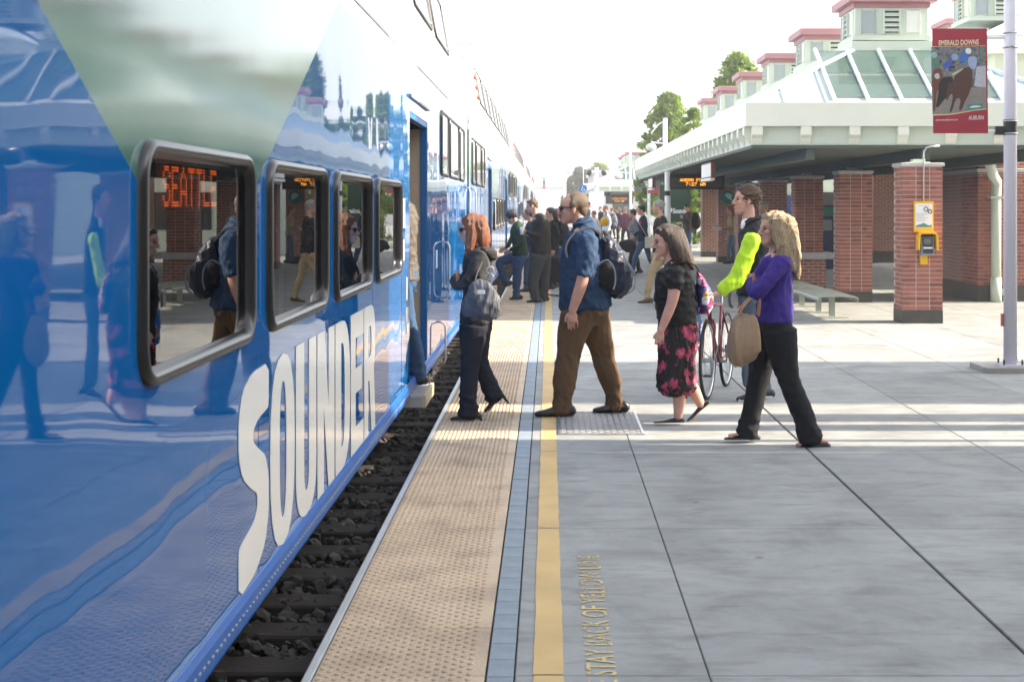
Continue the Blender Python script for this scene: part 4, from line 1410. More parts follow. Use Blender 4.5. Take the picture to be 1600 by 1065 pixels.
text_obj('banner_web', 'www.emeralddowns.com', (x0, by(x0, z0) - 0.006, z0), (1, 0, 0.02), (0, 0, 1), x1 - x0, z1 - z0, WHITEP, bc)

# ------------------------------------------------------------------ signs and small furniture
AMBER2 = emit('amber_sign_led', (1.0, 0.35, 0.02), 2.0)


def led_sign(loc, w, h, l1, l2, label):
    root = thing('departure_sign', label, 'sign', loc, group='hanging LED departure signs')
    k = MB(); k.box(-w / 2, w / 2, 0, 0.22, 0, h); k.build('casing', BLACKP, root)
    k = MB(); k.box(-w / 2 + 0.07, w / 2 - 0.07, -0.008, -0.001, 0.06, h - 0.10); k.build('screen', mat('led_screen', (0.045, 0.045, 0.047), 0.3), root)
    k = MB(); k.box(-w / 2 + 0.07, w / 2 - 0.07, -0.010, -0.0085, h / 2 - 0.025, h / 2 - 0.018); k.build('screen_joint', BLACKP, root)
    led_dots(l1, (-w * 0.27, -0.009, h * 0.50), (1, 0, 0), (0, 0, 1), w * 0.55, 0.075).build('lamp_dots', AMBER2, root)
    led_dots(l2, (-w * 0.17, -0.009, h * 0.22), (1, 0, 0), (0, 0, 1), w * 0.34, 0.085).build('lamp_dots', AMBER2, root)
    for s in (-1, 1):
        k = MB(); k.box(s * w * 0.38 - 0.03, s * w * 0.38 + 0.03, 0.08, 0.14, h + 0.001, h + 0.14); k.build('hanger', DARKSTEEL, root)
    return root


led_sign((3.68, 36.5, 2.14), 1.44, 0.39, 'AUBURN STATION', '7:27 AM', 'nearer black LED sign hanging under the canopy edge')
led_sign((4.55, 93.5, 1.86), 1.75, 0.60, 'AUBURN STATION', '7:27 AM', 'farther LED sign on the distant shelter, left of the banners')


def box_sign(x, y, label, l=1.75, h=0.34, z0=2.26):
    root = thing('hanging_sign', label, 'sign', (x, y, z0), group='white hanging box signs')
    k = MB(); k.box(0, 0.09, 0, l, 0.0, h); k.build('frame', mat('sign_brown', (0.17, 0.06, 0.045), 0.5), root)
    k = MB(); k.box(-0.006, -0.001, 0.04, l - 0.04, 0.03, h - 0.03); k.build('face', WHITEP, root)
    k = MB(); k.box(-0.02, 0.07, 0.02, l - 0.02, -0.045, -0.001); k.build('trim', WHITEP, root)
    for yy in (0.2, l - 0.2):
        k = MB(); k.box(0.03, 0.06, yy, yy + 0.03, h + .001, ZR0 - 0.031 - z0 if ZR0 - .031 - z0 > h + .01 else h + 0.06); k.build('hanger', DARKSTEEL, root)


box_sign(3.12, 28.0, 'nearer white box sign hanging at the canopy edge in front of the LED sign', h=0.31)
box_sign(3.10, 43.5, 'farther white box sign hanging at the canopy edge beyond the LED sign', h=0.31)

em = thing('round_emblem', 'round green emblem sign fixed on the sixth pillar', 'sign', (5.18, 44.60, 2.0))
k = MB(); k.prism([(0.21 * math.cos(a), 0.21 * math.sin(a)) for a in [i * math.pi / 12 for i in range(24)]], -0.03, 0, lambda a, b_, c: (a + 0.3, c, b_)); k.build('disc', mat('emblem_green', (0.01, 0.20, 0.16), 0.45), em)
k = MB(); k.prism(smooth_poly([(-0.10, 0.07), (0.0, 0.13), (0.12, 0.06), (0.10, -0.02), (0.12, -0.11), (0.02, -0.06), (-0.06, 0.0)], 1), -0.036, -0.031, lambda a, b_, c: (a + 0.3, c, b_)); k.build('emblem_shape', mat('emblem_pale', (0.45, 0.55, 0.50), 0.5), em)

sg = thing('station_board', 'dark green board with white Sounder lettering beyond the crowd', 'sign', (4.95, 56.0, 0))
k = MB(); k.box(-0.68, 0.50, 0, 0.12, 1.10, 2.55); k.build('board', mat('board_green', (0.012, 0.045, 0.022), 0.5, 0.1), sg)
for x in (-0.55, 0.4):
    k = MB(); k.box(x - 0.05, x + 0.05, 0.02, 0.10, 0, 1.099); k.build('post', WHITEP, sg)
text_obj('lettering', 'Sounder', (-0.17, -0.001, 1.44), (1, 0, 0), (0, 0, 1), 0.62, 0.20, WHITEP, sg, bold=0.03, depth=0.003)
k = MB(); k.prism(smooth_poly([(-0.50, 1.62), (-0.40, 1.50), (-0.30, 1.58), (-0.22, 1.46), (-0.18, 1.62), (-0.30, 1.68)], 1), -0.006, -0.001, lambda a, b_, c: (a, c, b_)); k.build('wave_mark', WHITEP, sg)

ac = thing('accessibility_sign', 'round blue wheelchair symbol sign on a thin white post', 'sign', (*pix(911, 0, 62)[:2], 0))
zc = pix(911, 295, 62)[2]
k = MB(); k.prism([(0.165 * math.cos(a), 0.165 * math.sin(a)) for a in [i * math.pi / 14 for i in range(28)]], -0.02, 0.0, lambda a, b_, c: (a, c, b_ + zc)); k.build('disc', mat('sign_blue', (0.0, 0.16, 0.55), 0.4), ac)
k = MB()
k.tube([(0.07 * math.cos(t_) + .0, -0.026, zc - .035 + 0.07 * math.sin(t_)) for t_ in [R(100 + i * 22) for i in range(12)]], 0.013, 6)
k.tube([(-0.02, -0.026, zc + 0.07), (-0.015, -0.026, zc - 0.005), (0.05, -0.026, zc - 0.01), (0.085, -0.026, zc - 0.085), (0.11, -0.026, zc - 0.08)], 0.015, 6)
k.ball((-0.022, -0.026, zc + 0.105), 0.022, 8, 6); k.build('wheelchair_symbol', WHITEP, ac)
k = MB(); k.tube([(0, 0.03, 0), (0, 0.03, zc + 0.12)], 0.035, 8); k.build('post', WHITEP, ac)


def mast(u, v_top, Y, r, label, heads=0, arm=None):
    X = (u - CXP) * Y / FPX
    Z = EYE - (v_top - CYP) * Y / FPX
    root = thing('lamp_mast', label, 'mast', (X, Y, 0), group='white masts along the platform')
    k = MB(); k.tube([(0, 0, 0), (0, 0, Z)], [r, r * 0.8], 10); k.build('pole', WHITEP, root, smooth=True)
    if heads:
        for s in (-1, 1):
            k = MB(); k.prism([(-0.55, -0.10), (-0.1, -0.18), (0.1, -0.05), (0.1, 0.12), (-0.3, 0.10)], -0.16, 0.16, lambda a, b_, c, s=s: (s * (0.35 - a * 0.5), c, Z - 1.15 * 0 + b_ * 1.2 - 0.3)); k.build('signal_head', DARKSTEEL, root)
        k = MB(); k.box(-0.8, 0.8, -0.4, 0.4, Z - 1.05, Z - 0.95)
        for s in (-0.8, 0.8):
            k.tube([(s, -0.4, Z - 0.95), (s, -0.4, Z + 0.35)], 0.025, 6)
        k.tube([(-0.8, -0.4, Z + 0.35), (0.8, -0.4, Z + 0.35)], 0.025, 6); k.build('service_platform', WHITEP, root)
        k = MB(); k.box(-0.45, 0.45, -0.25, 0.25, 1.0, 2.6); k.build('equipment_box', WHITEP, root)
    if arm:
        k = MB(); k.tube([(0, 0, Z - 0.1), (arm * 0.5, 0, Z - 0.25), (arm, 0, Z - 0.6)], 0.03, 6); k.tube([(0, 0, Z - 1.0), (arm, 0, Z - 0.95)], 0.04, 6); k.build('arm', WHITEP, root)
        k = MB(); k.ball((arm, 0, Z - 1.15), (0.22, 0.22, 0.16), 12, 8); k.build('lamp_head', mat('lamp_shade_grey', (0.6, 0.6, 0.58), 0.5), root)
    return root


mast(932, 262, 88, 0.16, 'white signal mast with two dark signal heads behind the bald man', heads=2)
mast(882, 268, 90, 0.10, 'plain white mast left of the wheelchair sign')
mast(1039, 185, 58, 0.11, 'lamp mast with curved arm above the canopy edge', arm=-0.55)
mast(985, 238, 70, 0.07, 'thin white mast near the end of the canopy', arm=-0.6)


def small_banner(u0, u1, v0, v1, Y, label, post_u):
    a, b_ = pix(u0, v0, Y), pix(u1, v1, Y)
    px_ = (post_u - CXP) * Y / FPX
    root = thing('banner_post', label, 'banner', (px_, Y, 0), group='small banners on white posts')
    k = MB(); k.tube([(0, 0.06, 0), (0, 0.06, a[2] + 0.1)], 0.07, 10); k.build('post', WHITEP, root, smooth=True)
    k = MB(); k.box(a[0] - px_, b_[0] - px_, -0.015, -0.005, b_[2], a[2]); c = k.build('cloth', mat('banner_dark', (0.10, 0.10, 0.11), 0.6, 0.5, 9), root)
    k = MB(); k.box(a[0] - px_, b_[0] - px_, -0.020, -0.0155, b_[2], b_[2] + (a[2] - b_[2]) * 0.33); k.build('red_band', mat('band_red', (0.42, 0.05, 0.08), 0.55), c)


small_banner(991, 1008, 288, 306, 78, 'farther small banner with red band over the crowd', 1003)
small_banner(1012, 1032, 282, 302, 66, 'nearer small banner with red band over the crowd', 1014)
pw = thing('white_post', 'plain white post carrying the left end of the nearer LED sign', 'post', (2.985, 36.55, 0))
k = MB(); k.tube([(0, 0, 0), (0, 0, ZR0 - 0.04)], 0.075, 12); k.build('shaft', WHITEP, pw, smooth=True)
k = MB(); k.tube([(0, 0, 1.98), (0, 0, 2.10)], 0.082, 12); k.build('band', BLACKP, pw)

tlx, tly, tlz = pix(850, 285, 210)
tl = thing('traffic_light', 'small traffic signal hanging over the far crossing', 'traffic light', (tlx, tly, 0))
k = MB(); k.box(-0.2, 0.2, -0.15, 0.15, tlz - 0.9, tlz + 0.75); k.build('housing', DARKSTEEL, tl)
for z, c in ((0.45, 'lamp_green'), (-0.55, 'lamp_red')):
    k = MB(); k.ball((0, -0.16, tlz + z), (0.2, 0.05, 0.2), 10, 6)
    k.build('lens', emit(c, (0.02, 0.5, 0.3) if 'green' in c else (0.6, 0.05, 0.03), 0.5), tl)
k = MB(); k.tube([(-8, 0, tlz + 1.2), (12, 0, tlz + 1.4)], 0.06, 6); k.tube([(12, 0, tlz + 1.7), (12, 0, -.6)], 0.14, 8); k.tube([(0, 0, tlz + .75), (0, 0, tlz + 1.3)], .03, 5); k.build('mast_arm', STEEL, tl)
cb = MB()
p0, p1 = Vector(pix(800, 248, 120)), Vector(pix(960, 268, 120))
cb.tube([p0.lerp(p1, t_) - Vector((0, 0, 0.6 * math.sin(math.pi * t_))) for t_ in [i / 12 for i in range(13)]], 0.025, 5)
tag(cb.build('overhead_cable', DARKSTEEL), 'thin cable sagging across the sky above the tracks', 'cable')

fb = thing('far_building', 'pale grey building in the haze behind the signal mast', 'building', (4.6, 150, -0.6))
k = MB(); k.box(0, 14, 0, 20, 0, 5.6); k.build('wall', mat('far_wall', (0.55, 0.55, 0.55), 0.8), fb)
k = MB(); k.box(-.2, 14.2, -.2, 20.2, 5.601, 6.0); k.build('roof_edge', WHITEP, fb)
for i in range(3):
    k = MB(); k.box(2 + i * 3.5, 3.8 + i * 3.5, -.06, -.001, 1.6, 3.4); k.build('window', GLASSD, fb)
fb2 = thing('far_warehouse', 'long white warehouse at the end of the tracks', 'building', (-16, 330, -0.6))
k = MB(); k.box(0, 26, 0, 20, 0, 6.2); k.build('wall', mat('warehouse_wall', (0.6, 0.62, 0.64), 0.8), fb2)
k = MB(); k.box(-.3, 26.3, -.3, 20.3, 6.201, 6.9); k.build('roof_edge', mat('warehouse_roof', (0.3, 0.36, 0.42), 0.7), fb2)

fn = thing('railing', 'pale metal railing behind the crowd beyond the canopy', 'railing', (4.2, 60, 0))
for z in (0.35, 1.05):
    k = MB(); k.tube([(0, 0, z), (8, 0, z)], 0.025, 6); k.build('rail', WHITEP, fn)
bal = MB(); bal.tube([(0, 0, 0), (0, 0, 1.05)], 0.014, 6)
balm = bal.mesh('baluster', WHITEP)
for i in range(40):
    link('baluster', balm, fn, (0.1 + i * 0.2, 0, 0))

# ------------------------------------------------------------------ trees
def leaf_mat(name, col):
    m, nt, b = new_mat(name)
    geo = nd(nt, 'ShaderNodeNewGeometry')
    n = noise(nt, geo.outputs['Position'], 1.6, 3)
    c = ramp(nt, n.outputs['Fac'], [(0.3, mul(col, 0.6)), (0.55, col), (0.75, (col[0] * 1.7, col[1] * 1.4, col[2]))])
    nt.links.new(c, b.inputs['Base Color'])
    b.inputs['Roughness'].default_value = 0.55
    b.inputs['Subsurface Weight'].default_value = 0.0
    tr = nd(nt, 'ShaderNodeBsdfTranslucent')
    nt.links.new(c, tr.inputs[0])
    ms = nd(nt, 'ShaderNodeMixShader'); ms.inputs[0].default_value = 0.5
    nt.links.new(b.outputs[0], ms.inputs[1]); nt.links.new(tr.outputs[0], ms.inputs[2])
    nt.links.new(ms.outputs[0], nt.nodes['Material Output'].inputs['Surface'])
    return m


LEAF = leaf_mat('leaf_green', (0.19, 0.30, 0.05))
LEAFD = leaf_mat('leaf_dark', (0.045, 0.08, 0.03))
BARK = mat('bark', (0.07, 0.055, 0.045), 0.9, 0.3, 10, 0.6, 30)


def tree(loc, h, rad, label, leaf=LEAF, nclump=70, nleaf=110, ls=0.13, seed=1, trunk=0.35, shape=1.0):
    rg = np.random.default_rng(seed)
    root = thing('broadleaf_tree', label, 'tree', loc, group='trees beyond the canopy')
    k = MB()
    k.tube([(0, 0, 0), (0.05, 0.03, h * 0.25), (-0.04, 0.05, h * 0.5), (0.02, 0, h * 0.85)], [rad * 0.09, rad * 0.07, rad * 0.045, 0.02], 8)
    cl = []
    for i in range(nclump):
        t_ = rg.uniform(trunk, 1.0)
        rr = rad * shape * math.sin(min(1.0, (1 - t_) / (1 - trunk) * 1.15 + 0.10) * math.pi * 0.62) * math.sqrt(rg.uniform(0.05, 1)) * rg.uniform(0.7, 1.15)
        a = rg.uniform(0, 6.283)
        cl.append((rr * math.cos(a), rr * math.sin(a), h * t_))
    for c in cl[::5]:
        z0 = max(h * 0.22, c[2] - h * 0.22)
        k.tube([(0, 0, z0), (c[0] * .5, c[1] * .5, (z0 + c[2]) / 2 + .1), c], [rad * 0.03, rad * 0.02, 0.008], 5)
    k.build('trunk', BARK, root, smooth=True)
    V, F = [], []
    for c in cl:
        cr = rad * rg.uniform(0.10, 0.22)
        p = rg.normal(0, 1, (nleaf, 3)); p /= np.linalg.norm(p, axis=1)[:, None]
        p *= cr * rg.uniform(0.35, 1.1, (nleaf, 1)); p[:, 2] *= 0.8
        p += c
        for q in p:
            u = rg.normal(0, 1, 3); u /= np.linalg.norm(u)
            w = np.cross(u, rg.normal(0, 1, 3)); w /= np.linalg.norm(w)
            s = ls * rg.uniform(0.6, 1.3)
            o_ = len(V)
            V += [q - u * s * .5, q + w * s * .28, q + u * s * .5, q - w * s * .28]
            F.append((o_, o_ + 1, o_ + 2, o_ + 3))
    me_ = bpy.data.meshes.new('crown'); me_.from_pydata([tuple(v) for v in V], [], F); me_.materials.append(leaf)
    link('crown', me_, root)
    return root


tree((8.1, 62, -0.0), 8.1, 1.75, 'taller green tree rising behind the middle cupolas', LEAF, 420, 80, 0.15, 2, 0.22)
tree((6.6, 66, -0.0), 6.1, 1.2, 'small rounded tree top left of the taller tree', LEAF, 150, 70, 0.13, 9, 0.25)
tree((5.95, 72, 0), 7.2, 1.6, 'green tree above the left canopy edge', LEAF, 420, 80, 0.16, 3, 0.2)
tree((5.55, 60, 0), 3.6, 1.3, 'low leafy tree behind the LED sign under the canopy', LEAF, 70, 110, 0.12, 4, 0.1)
tree((7.3, 66, -0), 3.5, 1.7, 'low dark shrub tree behind the green board', LEAFD, 60, 100, 0.14, 5, 0.05)
tree((4.3, 190, -0.6), 7.2, 2.6, 'hazy dark green tree left of the wheelchair sign', LEAFD, 180, 90, 0.34, 6, 0.08)
tree((7.0, 200, -0.6), 8.0, 3.2, 'hazy pale green tree behind the wheelchair sign', LEAF, 200, 90, 0.36, 8, 0.08)
# ------------------------------------------------------------------ people
# every figure is built in its own frame: facing -x, y = depth, z = up, feet on z = 0
def skin_mat(name, col):
    m, nt, b = new_mat(name)
    co = coords(nt)
    n = noise(nt, co, 14, 4)
    c = ramp(nt, n.outputs['Fac'], [(0.3, (col[0] * .88, col[1] * .80, col[2] * .80)), (0.7, mul(col, 1.08))])
    nt.links.new(c, b.inputs['Base Color'])
    b.inputs['Roughness'].default_value = 0.5
    b.inputs['Subsurface Weight'].default_value = 0.0
    return m


SKIN = skin_mat('skin_light', (0.52, 0.29, 0.205))
SKIN2 = skin_mat('skin_pale', (0.60, 0.335, 0.25))
SKIN3 = skin_mat('skin_tan', (0.42, 0.23, 0.16))
EYEM = mat('eye_dark', (0.02, 0.016, 0.014), 0.2, 0.05)
LIPM = mat('lips', (0.38, 0.12, 0.10), 0.45, 0.1)


def hair_mat(name, col, hi=1.9):
    m, nt, b = new_mat(name)
    co = coords(nt, 'Object', (14, 14, 1.6))
    n = noise(nt, co, 15, 5, 0.65, 0.6)
    c = ramp(nt, n.outputs['Fac'], [(0.33, mul(col, 0.38)), (0.5, col), (0.72, mul(col, hi))])
    nt.links.new(c, b.inputs['Base Color'])
    b.inputs['Roughness'].default_value = 0.42
    bump(nt, b, n.outputs['Fac'], 0.9, 0.012)
    return m


H_RED = hair_mat('hair_auburn', (0.20, 0.062, 0.022), 2.1)
H_DARK = hair_mat('hair_dark_brown', (0.045, 0.025, 0.016), 2.4)
H_BROWN = hair_mat('hair_brown', (0.10, 0.055, 0.028), 2.0)
H_BLONDE = hair_mat('hair_blonde', (0.38, 0.28, 0.165), 1.7)
H_BLACK = hair_mat('hair_black', (0.012, 0.010, 0.009), 2.0)
H_GREY = hair_mat('hair_grey', (0.30, 0.28, 0.25), 1.5)
H_THIN = hair_mat('hair_thin', (0.12, 0.075, 0.045), 1.7)


def cloth(name, col, rough=0.85, var=0.10, weave=0.15, sheen=0.0):
    if name in MATS:
        return MATS[name]
    m, nt, b = new_mat(name)
    co = coords(nt)
    n = noise(nt, co, 6, 4)
    c = ramp(nt, n.outputs['Fac'], [(0.3, mul(col, 1 - var)), (0.7, mul(col, 1 + var))])
    nt.links.new(c, b.inputs['Base Color'])
    b.inputs['Roughness'].default_value = rough
    b.inputs['Specular IOR Level'].default_value = 0.25
    n2 = noise(nt, co, 260, 2)
    n3 = noise(nt, co, 16, 3, 0.5, 1.0)
    ad = nd(nt, 'ShaderNodeMath', operation='MULTIPLY_ADD')
    ad.inputs[1].default_value = 0.08
    nt.links.new(n2.outputs['Fac'], ad.inputs[0]); nt.links.new(n3.outputs['Fac'], ad.inputs[2])
    bump(nt, b, ad.outputs[0], weave * 2.0, 0.012)
    return m


def catmull(P, n):
    P = np.asarray(P, float)
    out = []
    k = len(P)
    for i in range(k - 1):
        p0, p1, p2, p3 = P[max(i - 1, 0)], P[i], P[i + 1], P[min(i + 2, k - 1)]
        for s in range(n):
            t_ = s / n
            out.append(0.5 * ((2 * p1) + (-p0 + p2) * t_ + (2 * p0 - 5 * p1 + 4 * p2 - p3) * t_ ** 2 + (-p0 + 3 * p1 - 3 * p2 + p3) * t_ ** 3))
    out.append(P[-1])
    return np.array(out)


def loft(mb, pts, n=3, seg=14, lat=(0, 1, 0), power=1.0):
    """tube of elliptical sections; pts = (x, y, z, half_front_back, half_side)"""
    Q = catmull(pts, n)
    C, A = Q[:, :3], Q[:, 3:5]
    lat = np.array(lat, float)
    rings = []
    for i in range(len(C)):
        t_ = C[min(i + 1, len(C) - 1)] - C[max(i - 1, 0)]
        t_ = t_ / (np.linalg.norm(t_) + 1e-9)
        f = np.cross(lat, t_)
        if np.linalg.norm(f) < 1e-3:
            f = np.array([1.0, 0, 0])
        f /= np.linalg.norm(f)
        l_ = np.cross(t_, f)
        a = np.linspace(0, 2 * math.pi, seg, endpoint=False)
        ca, sa = np.cos(a), np.sin(a)
        if power != 1.0:
            ca = np.sign(ca) * np.abs(ca) ** power; sa = np.sign(sa) * np.abs(sa) ** power
        rings.append([tuple(C[i] + f * (A[i, 0] * ca[j]) + l_ * (A[i, 1] * sa[j])) for j in range(seg)])
    # rounded ends
    def cap_ring(i, j, s):
        c = C[i]; d = C[i] - C[j]; d = d / (np.linalg.norm(d) + 1e-9) * min(A[i]) * 0.45
        return [tuple(c + d + (np.array(p) - c) * s) for p in rings[i]]
    rings = [cap_ring(0, 1, 0.6)] + rings + [cap_ring(-1, -2, 0.6)]
    mb.rings(rings)


def caps(mb, pts, r, seg=8):
    """tapered round limb without frame fuss"""
    rr = r if isinstance(r, (list, tuple)) else [r] * len(pts)
    mb.tube(pts, list(rr), seg)
    mb.ball(pts[0], rr[0], seg, 5); mb.ball(pts[-1], rr[-1], seg, 5)


def finish(mb, name, mt, parent, voxel, wrinkle=0.0, wscale=1.0, smooth=3, seed=0, dirn=(1, 1, 2.2), fold=None):
    """fuse the overlapping volumes into one continuous skin"""
    me = bpy.data.meshes.new('raw')
    me.from_pydata([tuple(map(float, v)) for v in mb.v], [], mb.f)
    me.update()
    o = bpy.data.objects.new('raw', me)
    md = o.modifiers.new('r', 'REMESH'); md.mode = 'VOXEL'; md.voxel_size = voxel; md.adaptivity = 0.0
    if smooth:
        ms = o.modifiers.new('s', 'SMOOTH'); ms.factor = 0.5; ms.iterations = smooth
    out = evaluated(o)
    bpy.data.objects.remove(o); bpy.data.meshes.remove(me)
    n = len(out.vertices)
    if wrinkle and n:
        co = np.empty(n * 3); out.vertices.foreach_get('co', co); co = co.reshape(-1, 3)
        no = np.empty(n * 3); out.vertices.foreach_get('normal', no); no = no.reshape(-1, 3)
        rg = np.random.default_rng(seed + 11)
        h = np.zeros(n)
        for k in range(7):
            q = rg.normal(0, 1, 3) * np.array(dirn) * (9 + 5 * k) * wscale
            w = rg.normal(0, 1, 3) * 7 * wscale
            ph = rg.uniform(0, 6.28, 2)
            s_ = np.sin(co @ q + ph[0] + 1.6 * np.sin(co @ w + ph[1]))
            h += (1 - 2 * np.abs(s_) ** 0.7) / (1 + 0.45 * k)
        if fold == 'leg':   # creases gather at the ankle, the knee and the crotch
            z = co[:, 2]
            h *= 0.45 + 1.5 * np.exp(-((z - .14) / .10) ** 2) + 0.7 * np.exp(-((z - .50) / .09) ** 2) + 0.7 * np.exp(-((z - .86) / .08) ** 2)
        co = co + no * (h * wrinkle * 0.30)[:, None]
        out.vertices.foreach_set('co', co.ravel())
    out.materials.clear(); out.materials.append(mt)
    out.polygons.foreach_set('use_smooth', [True] * len(out.polygons))
    out.update()
    out.name = name
    return link(name, out, parent)


def head_parts(hx, hz, H, yaw, pitch, hy=0.0):
    """transform for the head: local frame -> figure frame"""
    M = Matrix.Translation((hx, hy, hz)) @ Matrix.Rotation(R(yaw), 4, 'Z') @ Matrix.Rotation(R(pitch), 4, 'Y')
    return M, H / 0.235


def add_head(mb, M, s, female=False):
    def el(c, r, rot=0):
        mb.ball(M @ (Vector(c) * s), [q * s for q in r], 14, 10, M.to_3x3() @ Matrix.Rotation(R(rot), 3, 'Y'))
    el((0.016, 0, 0.036), (0.092, 0.073, 0.082))
    el((-0.024, 0, 0.022), (0.066, 0.064, 0.072))
    el((-0.030, 0, -0.035), (0.052, 0.055, 0.075))
    el((-0.052, 0, -0.092), (0.030, 0.032, 0.024))
    el((-0.030, 0, -0.075), (0.045, 0.047, 0.035))
    el((-0.078, 0, 0.020), (0.014, 0.040, 0.012))
    # nose, lips, chin
    pts = [M @ (Vector(p) * s) for p in ((-0.084, 0, 0.012), (-0.094, 0, -0.006), (-0.106, 0, -0.028), (-0.098, 0, -0.040))]
    mb.tube(pts, [0.009 * s, 0.010 * s, 0.0125 * s, 0.010 * s], 8)
    el((-0.092, 0, -0.036), (0.010, 0.017, 0.008))
    el((-0.082, 0, -0.062), (0.009, 0.020, 0.0075)); el((-0.079, 0, -0.073), (0.009, 0.018, 0.007))
    for sd in (-1, 1):
        el((0.004, sd * 0.072, -0.012), (0.017, 0.008, 0.030), 15)
        el((-0.055, sd * 0.036, -0.022), (0.024, 0.020, 0.022))


def add_hand(mb, w, d, up, curl=0.5, L=0.18, side=(0, 1, 0)):
    """palm, four unequal fingers and a thumb; w wrist, d pointing direction, side = across the palm normal"""
    w, d = Vector(w), Vector(d).normalized()
    nrm = Vector(side).normalized()
    across = d.cross(nrm).normalized()
    if across.dot(Vector(up)) < 0:
        across = -across
    k = L / 0.18
    mb.ball(w + d * 0.045 * k, (0.042 * k, 0.017 * k, 0.048 * k), 10, 8, Matrix((across, nrm, d)).transposed())
    mb.tube([w - d * 0.03, w + d * 0.02 * k], [0.026 * k, 0.025 * k], 10)
    for i, (o, l) in enumerate(((-0.036, 0.060), (-0.012, 0.076), (0.012, 0.082), (0.035, 0.072))):
        base = w + d * (0.078 * k) + across * (o * k)
        p = [base]
        ang = 0.15
        for sgm in (0.45, 0.32, 0.27):
            ang += curl * (0.9 if sgm < .4 else 0.55)
            p.append(p[-1] + (d * math.cos(ang) + nrm * math.sin(ang)) * (l * sgm * k))
        caps(mb, p, [0.0088 * k, 0.0082 * k, 0.0076 * k, 0.0066 * k], 7)
    b0 = w + d * 0.022 * k + across * (0.030 * k)
    caps(mb, [b0, b0 + (d * 0.75 + across * 0.65) * 0.03 * k, b0 + (d * 0.95 + across * 0.45 + nrm * .25) * 0.058 * k], [0.0125 * k, 0.011 * k, 0.0085 * k], 7)


def shoe(mb, toe, heel, y, w=0.046, hgt=0.075, sole=0.0):
    tx, tz = toe; hx, hz = heel
    t_, h_ = Vector((tx, y, tz)), Vector((hx, y, hz))
    d = (t_ - h_); L = d.length; d.normalize()
    up = Vector((0, 1, 0)).cross(d)
    if up.z < 0: up = -up
    pts = []
    for f, hh, ww in ((0.0, 0.55, 0.70), (0.10, 0.85, 0.80), (0.30, 0.95, 0.78), (0.55, 0.66, 0.92), (0.75, 0.50, 1.0), (0.92, 0.40, 0.80), (1.0, 0.28, 0.50)):
        c = h_ + d * (L * f) + up * (hgt * hh * 0.5)
        pts.append((c.x, c.y, c.z, hgt * hh * 0.5, w * ww))
    loft(mb, pts, 3, 12)


def hair_short(mb, M, s, thick=0.012, back=0.0):
    def el(c, r):
        mb.ball(M @ (Vector((c[0] + back, c[1], c[2] - back * .4)) * s), [q * s for q in r], 16, 10, M.to_3x3())
    t_ = thick
    el((0.024, 0, 0.048), (0.090 + t_, 0.074 + t_, 0.078 + t_))
    if not back: el((-0.030, 0, 0.082), (0.052, 0.060, 0.028 + t_))
    el((0.062, 0, -0.005), (0.045 + t_ * .6, 0.056, 0.062))
    for sd in (-1, 1):
        el((-0.004, sd * 0.066, 0.030), (0.032, 0.014, 0.040))


class Fig:
    def __init__(s, label, group, loc, rz=0.0, voxel=0.010, skin=None, seed=0, name='person'):
        s.root = thing(name, label, 'person', loc, rz, group)
        s.vx = voxel
        s.skin = skin or SKIN
        s.seed = seed

    def done_body(s, mb):
        return finish(mb, 'body', s.skin, s.root, s.vx * 0.58, smooth=2)

    def eyes(s, M, k, glasses=None):
        mb = MB()
        for sd in (-1, 1):
            mb.ball(M @ (Vector((-0.0745, sd * 0.030, 0.002)) * k), [0.010 * k, 0.013 * k, 0.0065 * k], 10, 6, M.to_3x3())
        mb.build('eyes', EYEM, s.root, smooth=True)
        mb = MB()
        for sd in (-1, 1):
            mb.tube([M @ (Vector(p) * k) for p in ((-0.080, sd * 0.014, 0.020), (-0.083, sd * 0.030, 0.024), (-0.072, sd * 0.047, 0.019))], 0.0038 * k, 6)
        mb.build('eyebrows', H_DARK, s.root)
        mb = MB()
        mb.ball(M @ (Vector((-0.086, 0, -0.067)) * k), [0.007 * k, 0.017 * k, 0.0055 * k], 10, 6, M.to_3x3())
        mb.build('lips', LIPM, s.root, smooth=True)
        if glasses:
            mb = MB()
            for sd in (-1, 1):
                mb.ball(M @ (Vector((-0.089, sd * 0.032, 0.004)) * k), [0.009 * k, 0.030 * k, 0.019 * k], 12, 8, M.to_3x3())
                mb.tube([M @ (Vector(p) * k) for p in ((-0.080, sd * 0.060, 0.010), (-0.03, sd * 0.074, 0.012), (0.006, sd * 0.077, 0.006))], 0.004 * k, 6)
            mb.tube([M @ (Vector(p) * k) for p in ((-0.094, -0.015, 0.010), (-0.097, 0, 0.012), (-0.094, 0.015, 0.010))], 0.004 * k, 6)
            mb.build('sunglasses', glasses, s.root, smooth=True)


def px_frame(u0, v0, Y):
    k = Y / FPX
    return lambda u, v: ((u - u0) * k, (v0 - v) * k), k


